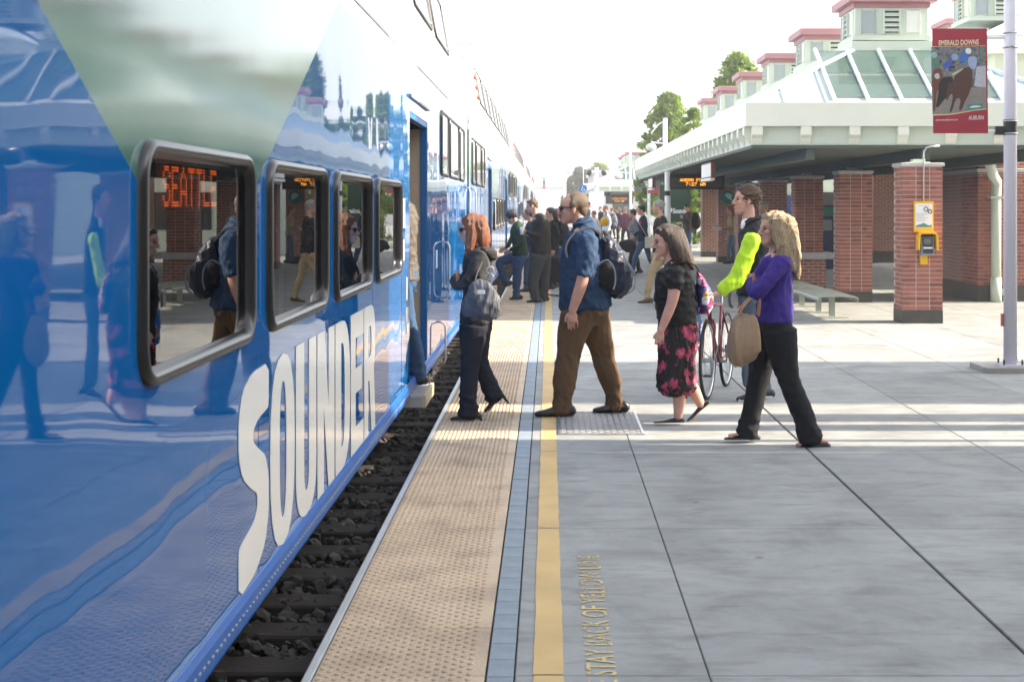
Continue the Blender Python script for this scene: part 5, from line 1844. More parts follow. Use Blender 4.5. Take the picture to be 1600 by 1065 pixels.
# ------------------------------------------------------------------ generic figure from a pose table
def figure(label, group, loc, S, rz=0.0, voxel=0.010, seed=0, name='person'):
    """S: pose + clothes, all metric in the figure's frame"""
    F = Fig(label, group, loc, rz, voxel, S.get('skin'), seed, name)
    T = S['torso']                       # (x, z, hf, hs) top -> bottom
    M, k = head_parts(*S['head'])
    body = MB()
    add_head(body, M, k)
    nb = T[0]
    hp = M @ (Vector((0.030, 0, -0.060)) * k)
    loft(body, [(hp.x, hp.y, hp.z + 0.03, 0.050 * k, 0.052 * k), (hp.x * .6 + nb[0] * .4, hp.y, hp.z * .5 + nb[1] * .5, 0.050 * k, 0.053 * k), (nb[0], 0, nb[1] - 0.03, 0.060 * k, 0.075)], 3)
    loft(body, [(x, 0, z, a * .82, b * .85) for x, z, a, b in T[1:]], 3, 16)
    for sd in 'NF':
        A = S['arm'].get(sd)
        if A:
            cov = S['top'].get('sleeve', 1.0) * (len(A) - 1)
            loft(body, [(*p[:3], p[3] * (.78 if i < cov - .3 else 1), p[3] * (.78 if i < cov - .3 else 1)) for i, p in enumerate(A)], 4, 12)
            d = Vector(A[-1][:3]) - Vector(A[-2][:3])
            hd = S.get('hand', {}).get(sd, {})
            if hd is not None:
                add_hand(body, A[-1][:3], hd.get('d', d), hd.get('up', (-1, 0, 0.2)), hd.get('curl', 0.35), hd.get('L', 0.17), hd.get('side', (0, 1 if sd == 'N' else -1, 0)))
        Lg = S['leg'][sd]
        loft(body, [(*p[:3], p[3] * .58, p[4] * .58) if not S.get('bare') else (*p[:3], p[3], p[4]) for p in Lg], 4, 12)
        toe, heel, fy = S['foot'][sd]
        sh = S.get('shoeh', 0.085); fh = S.get('footh', min(0.055, sh * 0.55))
        shoe(body, (toe[0] + 0.03, toe[1] + S.get('footz', .006)), (heel[0] - 0.015, heel[1] + S.get('footz', .006)), fy, min(.034, S.get('shoew', .046) * .72), fh)
    F.body = F.done_body(body)
    F.M, F.k = M, k
    if S.get('face', True):
        F.eyes(M, k, S.get('glasses'))
    # top
    top = S['top']
    mb = MB()
    lo = S.get('hem', len(T))
    loft(mb, [(x, 0, z - (.012 if i == lo - 1 else 0), a * (1.05 if i >= lo - 2 else 1), b * (1.05 if i >= lo - 2 else 1)) for i, (x, z, a, b) in enumerate(T[:lo])], 4, 20)
    fr = top.get('sleeve', 1.0)
    grow = top.get('grow', 0.014)
    if fr > 0 and not top.get('split'):
        for sd in 'NF':
            A = S['arm'].get(sd)
            if not A:
                continue
            Q = catmull(np.array(A), 6)
            n = max(3, int(round((len(Q) - 1) * fr)) + 1)
            Q = Q[:n]
            loft(mb, [(*q[:3], q[3] + grow, q[3] + grow) for q in Q[::2].tolist() + ([Q[-1].tolist()] if (n - 1) % 2 else [])], 2, 14)
    finish(mb, top.get('name', 'shirt'), top['mat'], F.root, voxel, top.get('wr', 0.012) * 1.5, .8, smooth=2, seed=seed, dirn=(1.2, 1.0, 1.3), fold=top.get('fold'))
    if top.get('split'):
        for sd in 'NF':
            A = S['arm'].get(sd)
            if not A: continue
            m2 = MB(); Q = catmull(np.array(A), 6)[:max(3, int(len(A) * 6 * fr))]
            loft(m2, [(*q[:3], q[3] + grow, q[3] + grow) for q in Q[::2].tolist()], 2, 14)
            finish(m2, 'sleeve', top['split'], F.root, voxel, 0.022, .6, smooth=2, seed=seed + 3, dirn=(1.6, 1.2, 1.0))
    # bottom
    bt = S['bottom']
    mb = MB()
    if bt.get('skirt'):
        loft(mb, [(x, y, z, a, b) for x, y, z, a, b in bt['skirt']], 4, 24)
        finish(mb, 'skirt', bt['mat'], F.root, voxel, 0.025, smooth=2, seed=seed + 1, dirn=(2.5, 2.5, 0.4))
    else:
        pel = bt.get('pelvis') or [(T[-2][0], T[-2][1], T[-2][2] * .93, T[-2][3] * .93), (T[-1][0], T[-1][1], T[-1][2] * .96, T[-1][3] * .96), (T[-1][0], T[-1][1] - 0.07, T[-1][2] * .93, T[-1][3] * .95)]
        loft(mb, [(x, 0, z, a, b) for x, z, a, b in pel], 3, 18)
        for sd in 'NF':
            loft(mb, [tuple(p) for p in S['leg'][sd]], 4, 16)
        finish(mb, 'trousers', bt['mat'], F.root, voxel, bt.get('wr', 0.016) * 1.1, smooth=2, seed=seed + 2, dirn=(1.2, 1.0, 1.3), wscale=.75, fold='leg')
    # shoes
    for sd in 'NF':
        toe, heel, fy = S['foot'][sd]
        mb = MB()
        shoe(mb, toe, heel, fy, S.get('shoew', 0.046), S.get('shoeh', 0.11))
        if S.get('spike'):
            up = 0.06
            mb.tube([(heel[0] - 0.02, fy, heel[1] + 0.03), (heel[0] + S['spike'][sd][0], fy, heel[1] + S['spike'][sd][1])], [0.018, 0.008], 8)
        finish(mb, 'shoe', S['shoe'], F.root, max(0.006, voxel * .7), 0, smooth=1)
    # hair
    h = S.get('hair')
    if h:
        mb = MB()
        if h.get('style') != 'hat':
            hair_short(mb, M, k, h.get('thick', 0.012), h.get('back', 0.0))
        for ch in h.get('locks', []):
            loft(mb, ch, 3, 12)
        finish(mb, 'hair', h['mat'], F.root, max(0.0065, voxel * .8), h.get('wr', 0.010), 1.0, 1, seed + 5, dirn=h.get('dirn', (3.2, 3.2, 0.5)))
    return F


def strap(name, pts, w, t_, mt, parent):
    """flat webbing ribbon through points"""
    Q = catmull(np.array(pts, float), 4)
    mb = MB(); rings = []
    for i in range(len(Q)):
        tt = Q[min(i + 1, len(Q) - 1)] - Q[max(i - 1, 0)]; tt /= np.linalg.norm(tt) + 1e-9
        l_ = np.array([0, 1.0, 0]); f = np.cross(l_, tt); f /= np.linalg.norm(f) + 1e-9
        l_ = np.cross(tt, f)
        rings.append([tuple(Q[i] + f * a * t_ + l_ * b * w) for a, b in ((-1, -1), (1, -1), (1, 1), (-1, 1))])
    mb.rings(rings)
    return mb.build(name, mt, parent)


BLACKC = cloth('black_cloth', (0.016, 0.016, 0.018))
NAVYC = cloth('navy_trouser', (0.016, 0.018, 0.028))
DARKGREYC = cloth('charcoal_cloth', (0.045, 0.045, 0.048))
DENIM = cloth('blue_denim', (0.035, 0.075, 0.15))
DENIMG = cloth('faded_denim', (0.085, 0.12, 0.17))
KHAKI = cloth('khaki_cloth', (0.42, 0.31, 0.17))
BROWNC = cloth('brown_trouser', (0.115, 0.068, 0.036))
LEATHERB = mat('black_leather', (0.012, 0.011, 0.011), 0.3, 0.1)
LEATHERBR = mat('brown_leather', (0.10, 0.05, 0.025), 0.4, 0.15)
SHADES = mat('sunglass_black', (0.008, 0.008, 0.012), 0.12, 0.02)
FG = 'passengers walking to the near train door'
BG = 'passengers farther along the platform'

# --- 1 woman with auburn hair and grey shoulder bag, boarding
Y = 11.78
f, kpx = px_frame(745, 655, Y)
P = lambda u, v, y, *r: (*f(u, v)[:1], y, f(u, v)[1], *[q * kpx if q > 1 else q for q in r])
Tq = lambda u, v, hw, hs: (f(u, v)[0], f(u, v)[1], hw * kpx, hs)
loc = (pix(745, 0, Y)[0], Y, 0.0)
S = dict(skin=SKIN2,
         torso=[Tq(748, 384, 12, .08), Tq(748, 396, 21, .185), Tq(745, 420, 25, .175), Tq(744, 450, 22, .15), Tq(744, 478, 24, .165), Tq(744, 502, 27, .175)],
         head=(*f(736, 359), 0.232, 6, -4),
         arm={'N': [P(752, 397, -.17, .052), P(741, 422, -.22, .048), P(727, 443, -.21, .043), P(713, 438, -.12, .036), P(712, 432, 0.02, .03)],
              'F': [P(744, 398, .17, .052), P(733, 422, .21, .046), P(722, 446, .18, .042), P(709, 441, .06, .036), P(716, 436, -.08, .03)]},
         hand={'N': dict(L=.15, curl=.3, d=(0.1, 1, .1), side=(-1, 0, 0)), 'F': dict(L=.15, curl=.3, d=(.2, -1, .3), side=(-1, 0, 0))},
         leg={'N': [P(741, 508, -.085, 24, .10), P(738, 540, -.085, 19, .085), P(735, 572, -.085, 15.5, .075), P(733, 610, -.085, 15, .075), P(732, 646, -.085, 18.5, .085)],
              'F': [P(746, 508, .085, 23, .10), P(747, 540, .085, 18, .085), P(751, 571, .085, 14, .072), P(762, 598, .085, 14, .072), P(772, 626, .085, 17, .082)]},
         foot={'N': (f(705, 654), f(752, 652), -.085), 'F': (f(758, 647), f(786, 622), .085)},
         spike={'N': (0.012, -0.02), 'F': (0.045, -0.055)},
         top=dict(mat=cloth('charcoal_hoodie', (0.035, 0.033, 0.034)), name='hoodie', sleeve=1.0, wr=.014),
         bottom=dict(mat=NAVYC, wr=.010), shoe=LEATHERB, shoeh=.07, shoew=.04, glasses=SHADES,
         hair=dict(mat=H_RED, thick=.016, wr=.012, locks=[
             [P(744, 345, 0, 18, .085), P(752, 362, 0, 15, .09), P(755, 378, 0, 12, .09), P(754, 392, 0, 8, .07)],
             [P(737, 350, -.072, 9, .022), P(737, 372, -.084, 10, .024), P(734, 390, -.085, 8, .03), P(730, 406, -.08, 4, .02)],
             [P(738, 350, .072, 9, .022), P(738, 372, .084, 10, .024), P(736, 392, .085, 7, .03), P(732, 404, .08, 3, .02)]]))
w1 = figure('auburn haired woman in dark hoodie and sunglasses, arms folded, stepping to the train door', FG, loc, S, seed=1)
# hood hanging behind the neck
mb = MB(); loft(mb, [P(755, 389, -.11, 8, .03), P(765, 396, -.06, 11, .06), P(767, 398, 0, 12, .06), P(765, 396, .06, 11, .06), P(755, 389, .11, 8, .03)], 3, 12, lat=(0, 0, 1))
finish(mb, 'hood', MATS['charcoal_hoodie'], w1.root, .010, .012, seed=3)
# shoulder bag
bag = thing('shoulder_bag', 'slate grey slouchy shoulder bag with a white tag on the auburn haired woman', 'bag', loc)
BAGG = cloth('slate_bag', (0.075, 0.08, 0.095), 0.5, .12, .1)
mb = MB(); loft(mb, [P(757, 437, -.265, 14, .035), P(755, 446, -.275, 22, .055), P(755, 462, -.28, 29, .075), P(756, 480, -.28, 31.5, .08), P(757, 490, -.28, 29, .07), P(757, 494, -.28, 22, .05)], 4, 20, power=.85)
finish(mb, 'bag_body', BAGG, bag, .009, .022, .9, seed=8, dirn=(2.4, 1, .7))
strap('strap', [P(744, 441, -.27), P(748, 425, -.255), P(757, 403, -.215), P(754, 392, -.17), P(763, 404, -.18), P(768, 425, -.24), P(769, 442, -.27)], .016, .005, cloth('strap_grey', (.16, .16, .18)), bag)
mb = MB(); mb.box(*(f(749, 0)[0], f(761, 0)[0]), -.371, -.360, f(0, 455)[1], f(0, 449)[1]); mb.build('white_tag', WHITEP, bag)
mb = MB()
for u, v in ((768, 420), (768, 431)):
    c = P(u, v, -.235)
    mb.tube([(c[0] + .028 * math.cos(a), c[1] - .01, c[2] + .028 * math.sin(a)) for a in [i * math.pi / 8 for i in range(16)]], .006, 6, loop=True)
mb.build('ring', STEEL, bag)

# --- 2 man in blue shirt with backpack
Y = 12.03
f, kpx = px_frame(910, 648, Y)
loc = (pix(910, 0, Y)[0], Y, 0.0)
S = dict(skin=SKIN,
         torso=[Tq(908, 347, 15, .09), Tq(912, 361, 26, .215), Tq(911, 385, 33, .235), Tq(911, 415, 37, .235), Tq(913, 447, 39.5, .225), Tq(915, 478, 40.5, .215)],
         head=(*f(894, 326), 0.262, 4, -2),
         arm={'N': [P(917, 371, -.235, .066), P(914, 402, -.275, .058), P(908, 437, -.285, .050), P(900, 462, -.285, .044), P(893, 482, -.28, .033)],
              'F': [P(910, 371, .235, .066), P(918, 402, .265, .056), P(922, 437, .27, .048), P(914, 462, .27, .042), P(906, 480, .27, .033)]},
         hand={'N': dict(L=.19, curl=.32, d=(.05, .05, -1), side=(0, 1, 0)), 'F': dict(L=.19, curl=.4, d=(-.1, 0, -1), side=(0, -1, 0))},
         leg={'N': [P(902, 492, -.10, 30, .115), P(893, 525, -.10, 24, .105), P(886, 565, -.10, 19.5, .09), P(881, 600, -.10, 19, .085), P(877, 641, -.10, 18, .08)],
              'F': [P(926, 492, .10, 29, .115), P(934, 525, .10, 24, .105), P(944, 562, .10, 20, .09), P(955, 600, .10, 17.5, .082), P(964, 640, .10, 16.5, .08)]},
         foot={'N': (f(837, 648), f(896, 648), -.10), 'F': (f(928, 648), f(981, 648), .10)},
         top=dict(mat=cloth('navy_shirt', (0.022, 0.050, 0.105), .8, .08, .18), sleeve=.42, grow=.026, wr=.014), shoeh=.125, shoew=.052,
         bottom=dict(mat=BROWNC, wr=.018), shoe=LEATHERB, glasses=SHADES,
         hair=dict(mat=H_THIN, thick=.004, back=.009, wr=.002))
mn = figure('balding man in dark blue shirt, brown trousers and sunglasses walking to the train', FG, loc, S, seed=2)
mb = MB(); loft(mb, [P(897, 352, -.075, 6, .02), P(907, 349, -.09, 8, .022), P(917, 344, -.06, 7, .02), P(920, 343, 0, 7, .03), P(917, 344, .06, 7, .02), P(907, 349, .09, 8, .022), P(897, 352, .075, 6, .02)], 3, 10, lat=(0, 0, 1))
finish(mb, 'collar', MATS['navy_shirt'], mn.root, .009, 0, seed=4)
bk = thing('backpack', 'navy backpack with grey trim on the man in the dark blue shirt', 'backpack', loc)
NAVYB = cloth('navy_backpack', (0.020, 0.026, 0.045), .38, .15, .12)
mb = MB()
loft(mb, [P(944, 372, 0, 9, .11), P(950, 384, 0, 16, .15), P(957, 405, 0, 21, .165), P(961, 430, 0, 26, .17), P(961, 448, 0, 26, .165), P(960, 457, 0, 20, .14)], 4, 22, power=.75)
loft(mb, [P(975, 412, 0, 8, .11), P(981, 430, 0, 10, .13), P(980, 450, 0, 8, .12)], 3, 16, power=.8)
finish(mb, 'pack_body', NAVYB, bk, .010, .020, .9, seed=14, dirn=(1.6, 1, 1.0))
mb = MB(); loft(mb, [P(946, 410, -.165, 9, .02), P(945, 428, -.18, 13, .03), P(946, 447, -.175, 12, .025)], 3, 14); finish(mb, 'side_pocket', BLACKC, bk, .008, .006, seed=5)
strap('trim', [P(936, 410, -.178), P(948, 405, -.188), P(958, 418, -.20), P(960, 436, -.203), P(957, 450, -.195)], .006, .006, cloth('grey_piping', (.28, .31, .36)), bk)
strap('trim', [P(984, 414, -.10), P(991, 430, -.10), P(989, 450, -.10), P(980, 457, -.10)], .010, .006, MATS['grey_piping'], bk)
for sd in (-1, 1):
    strap('shoulder_strap', [P(946, 376, sd * .10), P(930, 359, sd * .135), P(912, 356, sd * .14), P(893, 368, sd * .15), P(884, 385, sd * .165), P(886, 400, sd * .15)], .026, .008, cloth('strap_taupe', (.24, .22, .20), .7), bk)
mb = MB(); mb.tube([P(940, 370, -.03)[:3], P(944, 362, 0)[:3], P(946, 370, .03)[:3]], .008, 6); mb.build('loop_handle', BLACKC, bk)

# --- 3 woman in black top and floral skirt
Y = 11.58
f, kpx = px_frame(1055, 660, Y)
loc = (pix(1055, 0, Y)[0], Y, 0.0)
m, nt, b = new_mat('floral_cloth')
co = coords(nt)
vo = nd(nt, 'ShaderNodeTexVoronoi'); vo.inputs['Scale'].default_value = 11; vo.inputs['Randomness'].default_value = 1
ns = noise(nt, co, 26, 3)
mxv = nd(nt, 'ShaderNodeMix', data_type='RGBA'); mxv.inputs[0].default_value = 0.10
nt.links.new(co, mxv.inputs[6]); nt.links.new(ns.outputs['Color'], mxv.inputs[7])
nt.links.new(mxv.outputs[2], vo.inputs['Vector'])
c = ramp(nt, vo.outputs['Distance'], [(0.0, (0.55, 0.22, 0.24)), (0.18, (0.45, 0.06, 0.12)), (0.42, (0.34, 0.035, 0.085)), (0.46, (0.012, 0.010, 0.010))])
nt.links.new(c, b.inputs['Base Color']); b.inputs['Roughness'].default_value = .75
FLORAL = m
S = dict(skin=SKIN2, bare=True,
         torso=[Tq(1050, 405, 12, .08), Tq(1053, 416, 24, .175), Tq(1054, 438, 32, .19), Tq(1055, 463, 34, .19), Tq(1058, 485, 33, .19), Tq(1060, 502, 31, .185)],
         head=(*f(1040, 376), 0.240, 10, -8),
         arm={'N': [P(1050, 421, -.185, .056), P(1050, 445, -.225, .05), P(1046, 468, -.235, .043), P(1038, 490, -.235, .038), P(1029, 512, -.23, .028)],
              'F': [P(1048, 421, .185, .056), P(1058, 445, .215, .048), P(1062, 468, .22, .042), P(1054, 490, .22, .036), P(1046, 510, .22, .028)]},
         hand={'N': dict(L=.155, curl=.45, d=(-.12, .05, -1)), 'F': dict(L=.155)},
         leg={'N': [P(1056, 520, -.08, 20, .085), P(1056, 570, -.08, 13, .065), P(1060, 600, -.075, 10.5, .052), P(1060, 622, -.075, 10, .05), P(1058, 650, -.075, 6.2, .032)],
              'F': [P(1062, 520, .08, 20, .085), P(1070, 570, .08, 13, .065), P(1080, 600, .075, 10.5, .052), P(1089, 618, .075, 9.5, .048), P(1098, 636, .075, 6.2, .032)]},
         foot={'N': (f(1020, 658), f(1068, 657), -.075), 'F': (f(1076, 660), f(1111, 631), .075)},
         top=dict(mat=cloth('black_blouse', (0.014, 0.013, 0.013), .6, .1, .14), name='blouse', sleeve=.24, grow=.03, wr=.010),
         bottom=dict(mat=FLORAL, skirt=[P(1060, 500, 0, 31, .185), P(1060, 520, 0, 32.5, .20), P(1058, 550, 0, 31, .20), P(1057, 580, 0, 31, .20), P(1057, 604, 0, 33, .205)]),
         shoe=LEATHERB, shoeh=.045, shoew=.038,
         hair=dict(mat=H_DARK, thick=.013, wr=.008, locks=[
             [P(1052, 362, 0, 17, .085), P(1060, 380, 0, 17, .092), P(1068, 398, 0, 15, .095), P(1077, 412, 0, 10, .08), P(1083, 419, 0, 4, .05)],
             [P(1047, 366, -.074, 9, .018), P(1053, 384, -.086, 12, .022), P(1059, 402, -.092, 10, .02), P(1066, 411, -.08, 5, .015)],
             [P(1047, 366, .074, 9, .018), P(1053, 384, .086, 12, .022), P(1059, 402, .092, 10, .02)]]))
w2 = figure('dark haired woman in black top and pink floral skirt walking behind the man', FG, loc, S, seed=3)
m, nt, b = new_mat('bright_pattern')
co = coords(nt)
vo = nd(nt, 'ShaderNodeTexVoronoi'); vo.inputs['Scale'].default_value = 20
nt.links.new(co, vo.inputs['Vector'])
sp_ = nd(nt, 'ShaderNodeSeparateColor'); nt.links.new(vo.outputs['Color'], sp_.inputs[0])
c = ramp(nt, sp_.outputs[0], [(0.0, (0.03, 0.035, 0.13)), (0.30, (0.30, 0.03, 0.13)), (0.45, (0.05, 0.04, 0.16)), (0.62, (0.60, 0.55, 0.55)), (0.78, (0.20, 0.03, 0.12)), (0.9, (0.5, 0.3, 0.06))])
c.node.color_ramp.interpolation = 'CONSTANT'
nt.links.new(c, b.inputs['Base Color']); b.inputs['Roughness'].default_value = .5
tb_ = thing('patterned_bag', 'bright purple and pink patterned bag on the back of the woman in the floral skirt', 'bag', loc)
mb = MB(); loft(mb, [P(1090, 421, .02, 3, .04), P(1094, 436, .02, 8, .09), P(1099, 455, .02, 13, .11), P(1102, 472, .02, 15, .11), P(1100, 484, .02, 12, .09), P(1095, 489, .02, 6, .06)], 4, 18)
finish(mb, 'bag_body', m, tb_, .008, .018, seed=21)
strap('strap', [P(1092, 424, -.02), P(1082, 412, -.09), P(1062, 409, -.135), P(1040, 420, -.15)], .012, .004, BLACKC, tb_)

# --- 4 blonde woman in purple cardigan
Y = 10.55
f, kpx = px_frame(1212, 694, Y)
loc = (pix(1212, 0, Y)[0], Y, 0.0)
S = dict(skin=SKIN,
         torso=[Tq(1214, 391, 12, .08), Tq(1215, 403, 24, .18), Tq(1212, 425, 29, .18), Tq(1212, 450, 27.5, .165), Tq(1211, 475, 27.5, .17), Tq(1211, 499, 29, .18)],
         head=(*f(1208, 359), 0.240, 14, 2),
         arm={'N': [P(1217, 407, -.18, .056), P(1198, 430, -.225, .051), P(1177, 453, -.23, .047), P(1175, 450, -.14, .040), P(1174, 441, -.02, .03)],
              'F': [P(1209, 407, .18, .054), P(1196, 430, .215, .048), P(1182, 452, .20, .044), P(1177, 447, .08, .038), P(1177, 440, -.05, .03)]},
         hand={'N': dict(L=.15, d=(.05, 1, .25), side=(-1, 0, 0), curl=.2), 'F': dict(L=.15, d=(-.05, -1, .3), side=(-1, 0, 0), curl=.2)},
         leg={'N': [P(1215, 516, -.09, 28, .108), P(1220, 550, -.09, 24, .10), P(1229, 588, -.09, 18.5, .082), P(1246, 633, -.09, 18, .08), P(1265, 684, -.09, 20.5, .09)],
              'F': [P(1206, 516, .09, 26, .105), P(1195, 555, .09, 22, .095), P(1187, 600, .09, 18, .08), P(1179, 640, .09, 16.5, .078), P(1170, 681, .09, 19, .088)]},
         foot={'N': (f(1234, 698), f(1293, 696), -.09), 'F': (f(1134, 690), f(1190, 690), .09)},
         top=dict(mat=cloth('purple_cardigan', (0.048, 0.028, 0.20), .85, .07, .12), name='cardigan', sleeve=.97, grow=.016, wr=.012),
         bottom=dict(mat=BLACKC, wr=.008), shoe=mat('black_rubber', (.012, .012, .012), .5), shoeh=.046, shoew=.044, footh=.040, footz=.028,
         hair=dict(mat=H_BLONDE, thick=.016, wr=.022, locks=[
             [P(1222, 345, 0, 21, .09), P(1230, 368, 0, 20, .10), P(1236, 392, 0, 17, .105), P(1241, 415, 0, 12, .09), P(1245, 437, 0, 5, .05)],
             [P(1211, 342, -.078, 12, .02), P(1212, 362, -.090, 13, .025), P(1216, 382, -.10, 12, .028), P(1224, 402, -.11, 12, .028), P(1236, 424, -.10, 8, .022)],
             [P(1211, 342, .078, 12, .02), P(1212, 362, .090, 13, .025), P(1214, 384, .10, 10, .028)]]))
w3 = figure('blonde woman in purple cardigan and black trousers, arms folded, last in the queue', FG, loc, S, seed=4)
for sd, (u, v, y) in {'N': (1247, 693, -.09), 'F': (1147, 686, .09)}.items():
    mb = MB()
    for i in range(4):
        c0 = P(u + i * 1.5 - 3, v - 1, y - .03 + .02 * i)
        mb.ball((c0[0], c0[1], c0[2] + .006), (.022, .010, .012), 8, 6)
    mb.build('toes', SKIN, w3.root, smooth=True)
hb = thing('tan_handbag', 'tan leather handbag hanging from the arm of the blonde woman', 'handbag', loc)
TAN = mat('tan_leather', (0.27, 0.175, 0.10), .32, .18, 9, .5, 26)
mb = MB(); loft(mb, [P(1162, 489, -.20, 17, .045), P(1160, 505, -.20, 23, .07), P(1156, 530, -.20, 28, .09), P(1155, 548, -.20, 28.5, .09), P(1158, 559, -.20, 22, .07)], 4, 20, power=.8)
finish(mb, 'bag_body', TAN, hb, .007, .020, .55, smooth=5, seed=33, dirn=(2.6, 1.2, .35))
for y in (-.25, -.16):
    strap('handle', [P(1148, 490, y), P(1152, 480, y), P(1164, 466, y + .02), P(1177, 461, y), P(1180, 470, y), P(1178, 490, y)], .012, .005, mat('strap_leather', (.36, .16, .06), .4, .1), hb)

# --- 5 man in dark vest with hi-vis sleeves, holding the bicycle
Y = 13.0
f, kpx = px_frame(1172, 623, Y)
loc = (pix(1172, 0, Y)[0], Y, 0.0)
HIVIS = cloth('hi_vis_yellow', (0.48, 0.78, 0.03), .6, .06, .14)
S = dict(skin=SKIN2,
         torso=[Tq(1170, 342, 12, .085), Tq(1175, 357, 22, .215), Tq(1178, 385, 26, .22), Tq(1178, 418, 26, .21), Tq(1178, 440, 26, .20), Tq(1178, 456, 27, .195)],
         head=(*f(1165, 313), 0.258, 10, 6),
         arm={'N': [P(1170, 370, -.22, .062), P(1160, 398, -.25, .06), P(1148, 426, -.26, .056), P(1136, 440, -.27, .048), P(1120, 453, -.28, .032)],
              'F': [P(1176, 370, .22, .06), P(1186, 400, .25, .052), P(1190, 430, .25, .046), P(1180, 450, .25, .04), P(1172, 466, .25, .03)]},
         hand={'N': dict(L=.17, curl=.8, d=(-1, -.1, -.35), side=(0, .2, -1)), 'F': dict(L=.17)},
         leg={'N': [P(1176, 470, -.10, 24, .105), P(1172, 510, -.10, 17, .09), P(1168, 545, -.10, 14.5, .08), P(1168, 575, -.10, 12.5, .07), P(1166, 600, -.10, 11.5, .065)],
              'F': [P(1182, 470, .10, 24, .105), P(1186, 515, .10, 17, .09), P(1190, 552, .10, 14.5, .08), P(1194, 585, .10, 12.5, .07), P(1198, 612, .10, 11.5, .065)]},
         foot={'N': (f(1149, 623), f(1181, 623), -.10), 'F': (f(1180, 623), f(1211, 623), .10)},
         top=dict(mat=cloth('black_vest', (0.020, 0.020, 0.023), .7, .1, .2), name='vest', sleeve=.98, split=HIVIS, grow=.03, wr=.012),
         bottom=dict(mat=DENIMG, wr=.014), shoe=mat('trainer_black', (.02, .02, .02), .5, .2), shoeh=.095, shoew=.05,
         hair=dict(mat=H_BROWN, thick=.020, wr=.020, dirn=(4, 4, 4)))
bm = figure('curly haired man in black vest over bright yellow sleeves holding the bicycle', FG, loc, S, seed=5)
mb = MB(); loft(mb, [P(1160, 356, -.06, 5, .03), P(1163, 351, -.05, 7, .05), P(1169, 345, 0, 9.5, .065)], 3, 12); finish(mb, 'white_tee', WHITEP, bm.root, .008, 0)
mb = MB(); loft(mb, [P(1163, 352, -.09, 5, .014), P(1172, 344, -.10, 6, .014), P(1182, 340, -.06, 6, .016), P(1185, 339, 0, 6, .03), P(1182, 340, .06, 6, .016), P(1172, 344, .10, 6, .014)], 3, 10, lat=(0, 0, 1)); finish(mb, 'collar', MATS['black_vest'], bm.root, .008, 0)
for s_, (u0, u1) in {'N': (1149, 1181), 'F': (1180, 1211)}.items():
    mb = MB(); y = -.10 if s_ == 'N' else .10
    mb.bbox(f(u0, 0)[0] + .01, f(u1, 0)[0] - .01, y - .042, y + .042, 0.0, .022, .006); mb.build('sole', WHITEP, bm.root)

# --- bicycle
bd = Vector((-0.26, -0.87, 0)).normalized()
bik = thing('bicycle', 'dark red road bicycle with blue pannier held by the man in bright sleeves', 'bicycle', (1.42, 13.03, 0), math.atan2(bd.y, bd.x) - math.pi)
# local frame: front wheel at x = 0, rear wheel at x = 1.0, front points to -x
REDF = mat('bike_maroon', (0.24, 0.035, 0.055), .3, .1, 5)
TYRE = mat('tyre_black', (.015, .015, .015), .8)
RIM = mat('rim_alloy', (.5, .5, .5), .3, .05, metal=.8)
WR = .345
for wx in (0.0, 1.0):
    k = MB(); k.tube([(wx + WR * math.cos(a), 0, WR + WR * math.sin(a) * .985 + .004) for a in [i * math.pi / 24 for i in range(48)]], .0165, 8, loop=True)
    wh = k.build('wheel', TYRE, bik, smooth=True)
    k = MB(); k.tube([(wx + (WR - .024) * math.cos(a), 0, WR + (WR - .024) * math.sin(a)) for a in [i * math.pi / 24 for i in range(48)]], .010, 6, loop=True); k.build('rim', RIM, wh, smooth=True)
    k = MB()
    for i in range(28):
        a = i * math.pi / 14
        k.tube([(wx + .02 * math.cos(a + .6), .03 * (1 if i % 2 else -1), WR + .02 * math.sin(a + .6)), (wx + (WR - .03) * math.cos(a), 0, WR + (WR - .03) * math.sin(a))], .0012, 4)
    o = k.build('spokes', STEEL, wh); o['kind'] = 'stuff'
    k = MB(); k.tube([(wx, -.05, WR), (wx, .05, WR)], .022, 10); k.build('hub', STEEL, wh)
hd0, hd1 = (0.115, 0, .70), (.085, 0, .84)
bbk, st0 = (.58, 0, .28), (.70, 0, .80)
k = MB()
for a, b_, r_ in ((hd0, hd1, .020), (hd0, bbk, .018), (hd1, st0, .016), (bbk, st0, .016)):
    k.tube([a, b_], r_, 10)
for s_ in (-1, 1):
    k.tube([bbk, (1.0, s_ * .06, WR)], .010, 8); k.tube([st0, (1.0, s_ * .06, WR)], .009, 8)
k.build('frame', REDF, bik, smooth=True)
k = MB()
for s_ in (-1, 1):
    k.tube([(0.115, s_ * .03, .70), (.09, s_ * .05, .64), (.03, s_ * .05, .45), (0, s_ * .05, WR)], [.013, .013, .011, .008], 8)
k.build('fork', REDF, bik, smooth=True)
k = MB(); k.tube([(.085, 0, .84), (.075, 0, .93), (-.02, 0, .955)], .012, 8); k.tube([(-.02, -.21, .955), (-.02, .21, .955)], .012, 8)
for s_ in (-1, 1):
    k.tube([(-.02, s_ * .21, .955), (-.09, s_ * .215, .95), (-.12, s_ * .215, .90), (-.09, s_ * .22, .84), (0, s_ * .22, .825)], .013, 8)
k.build('handlebar', mat('bar_tape', (.12, .12, .13), .5), bik, smooth=True)
k = MB(); k.tube([st0, (.73, 0, .92)], .013, 8); k.build('seat_post', STEEL, bik)
k = MB(); loft(k, [(.60, 0, .945, .012, .02), (.70, 0, .945, .018, .035), (.82, 0, .95, .028, .07), (.86, 0, .955, .022, .065)], 3, 12); k.build('saddle', BLACKP, bik, smooth=True)
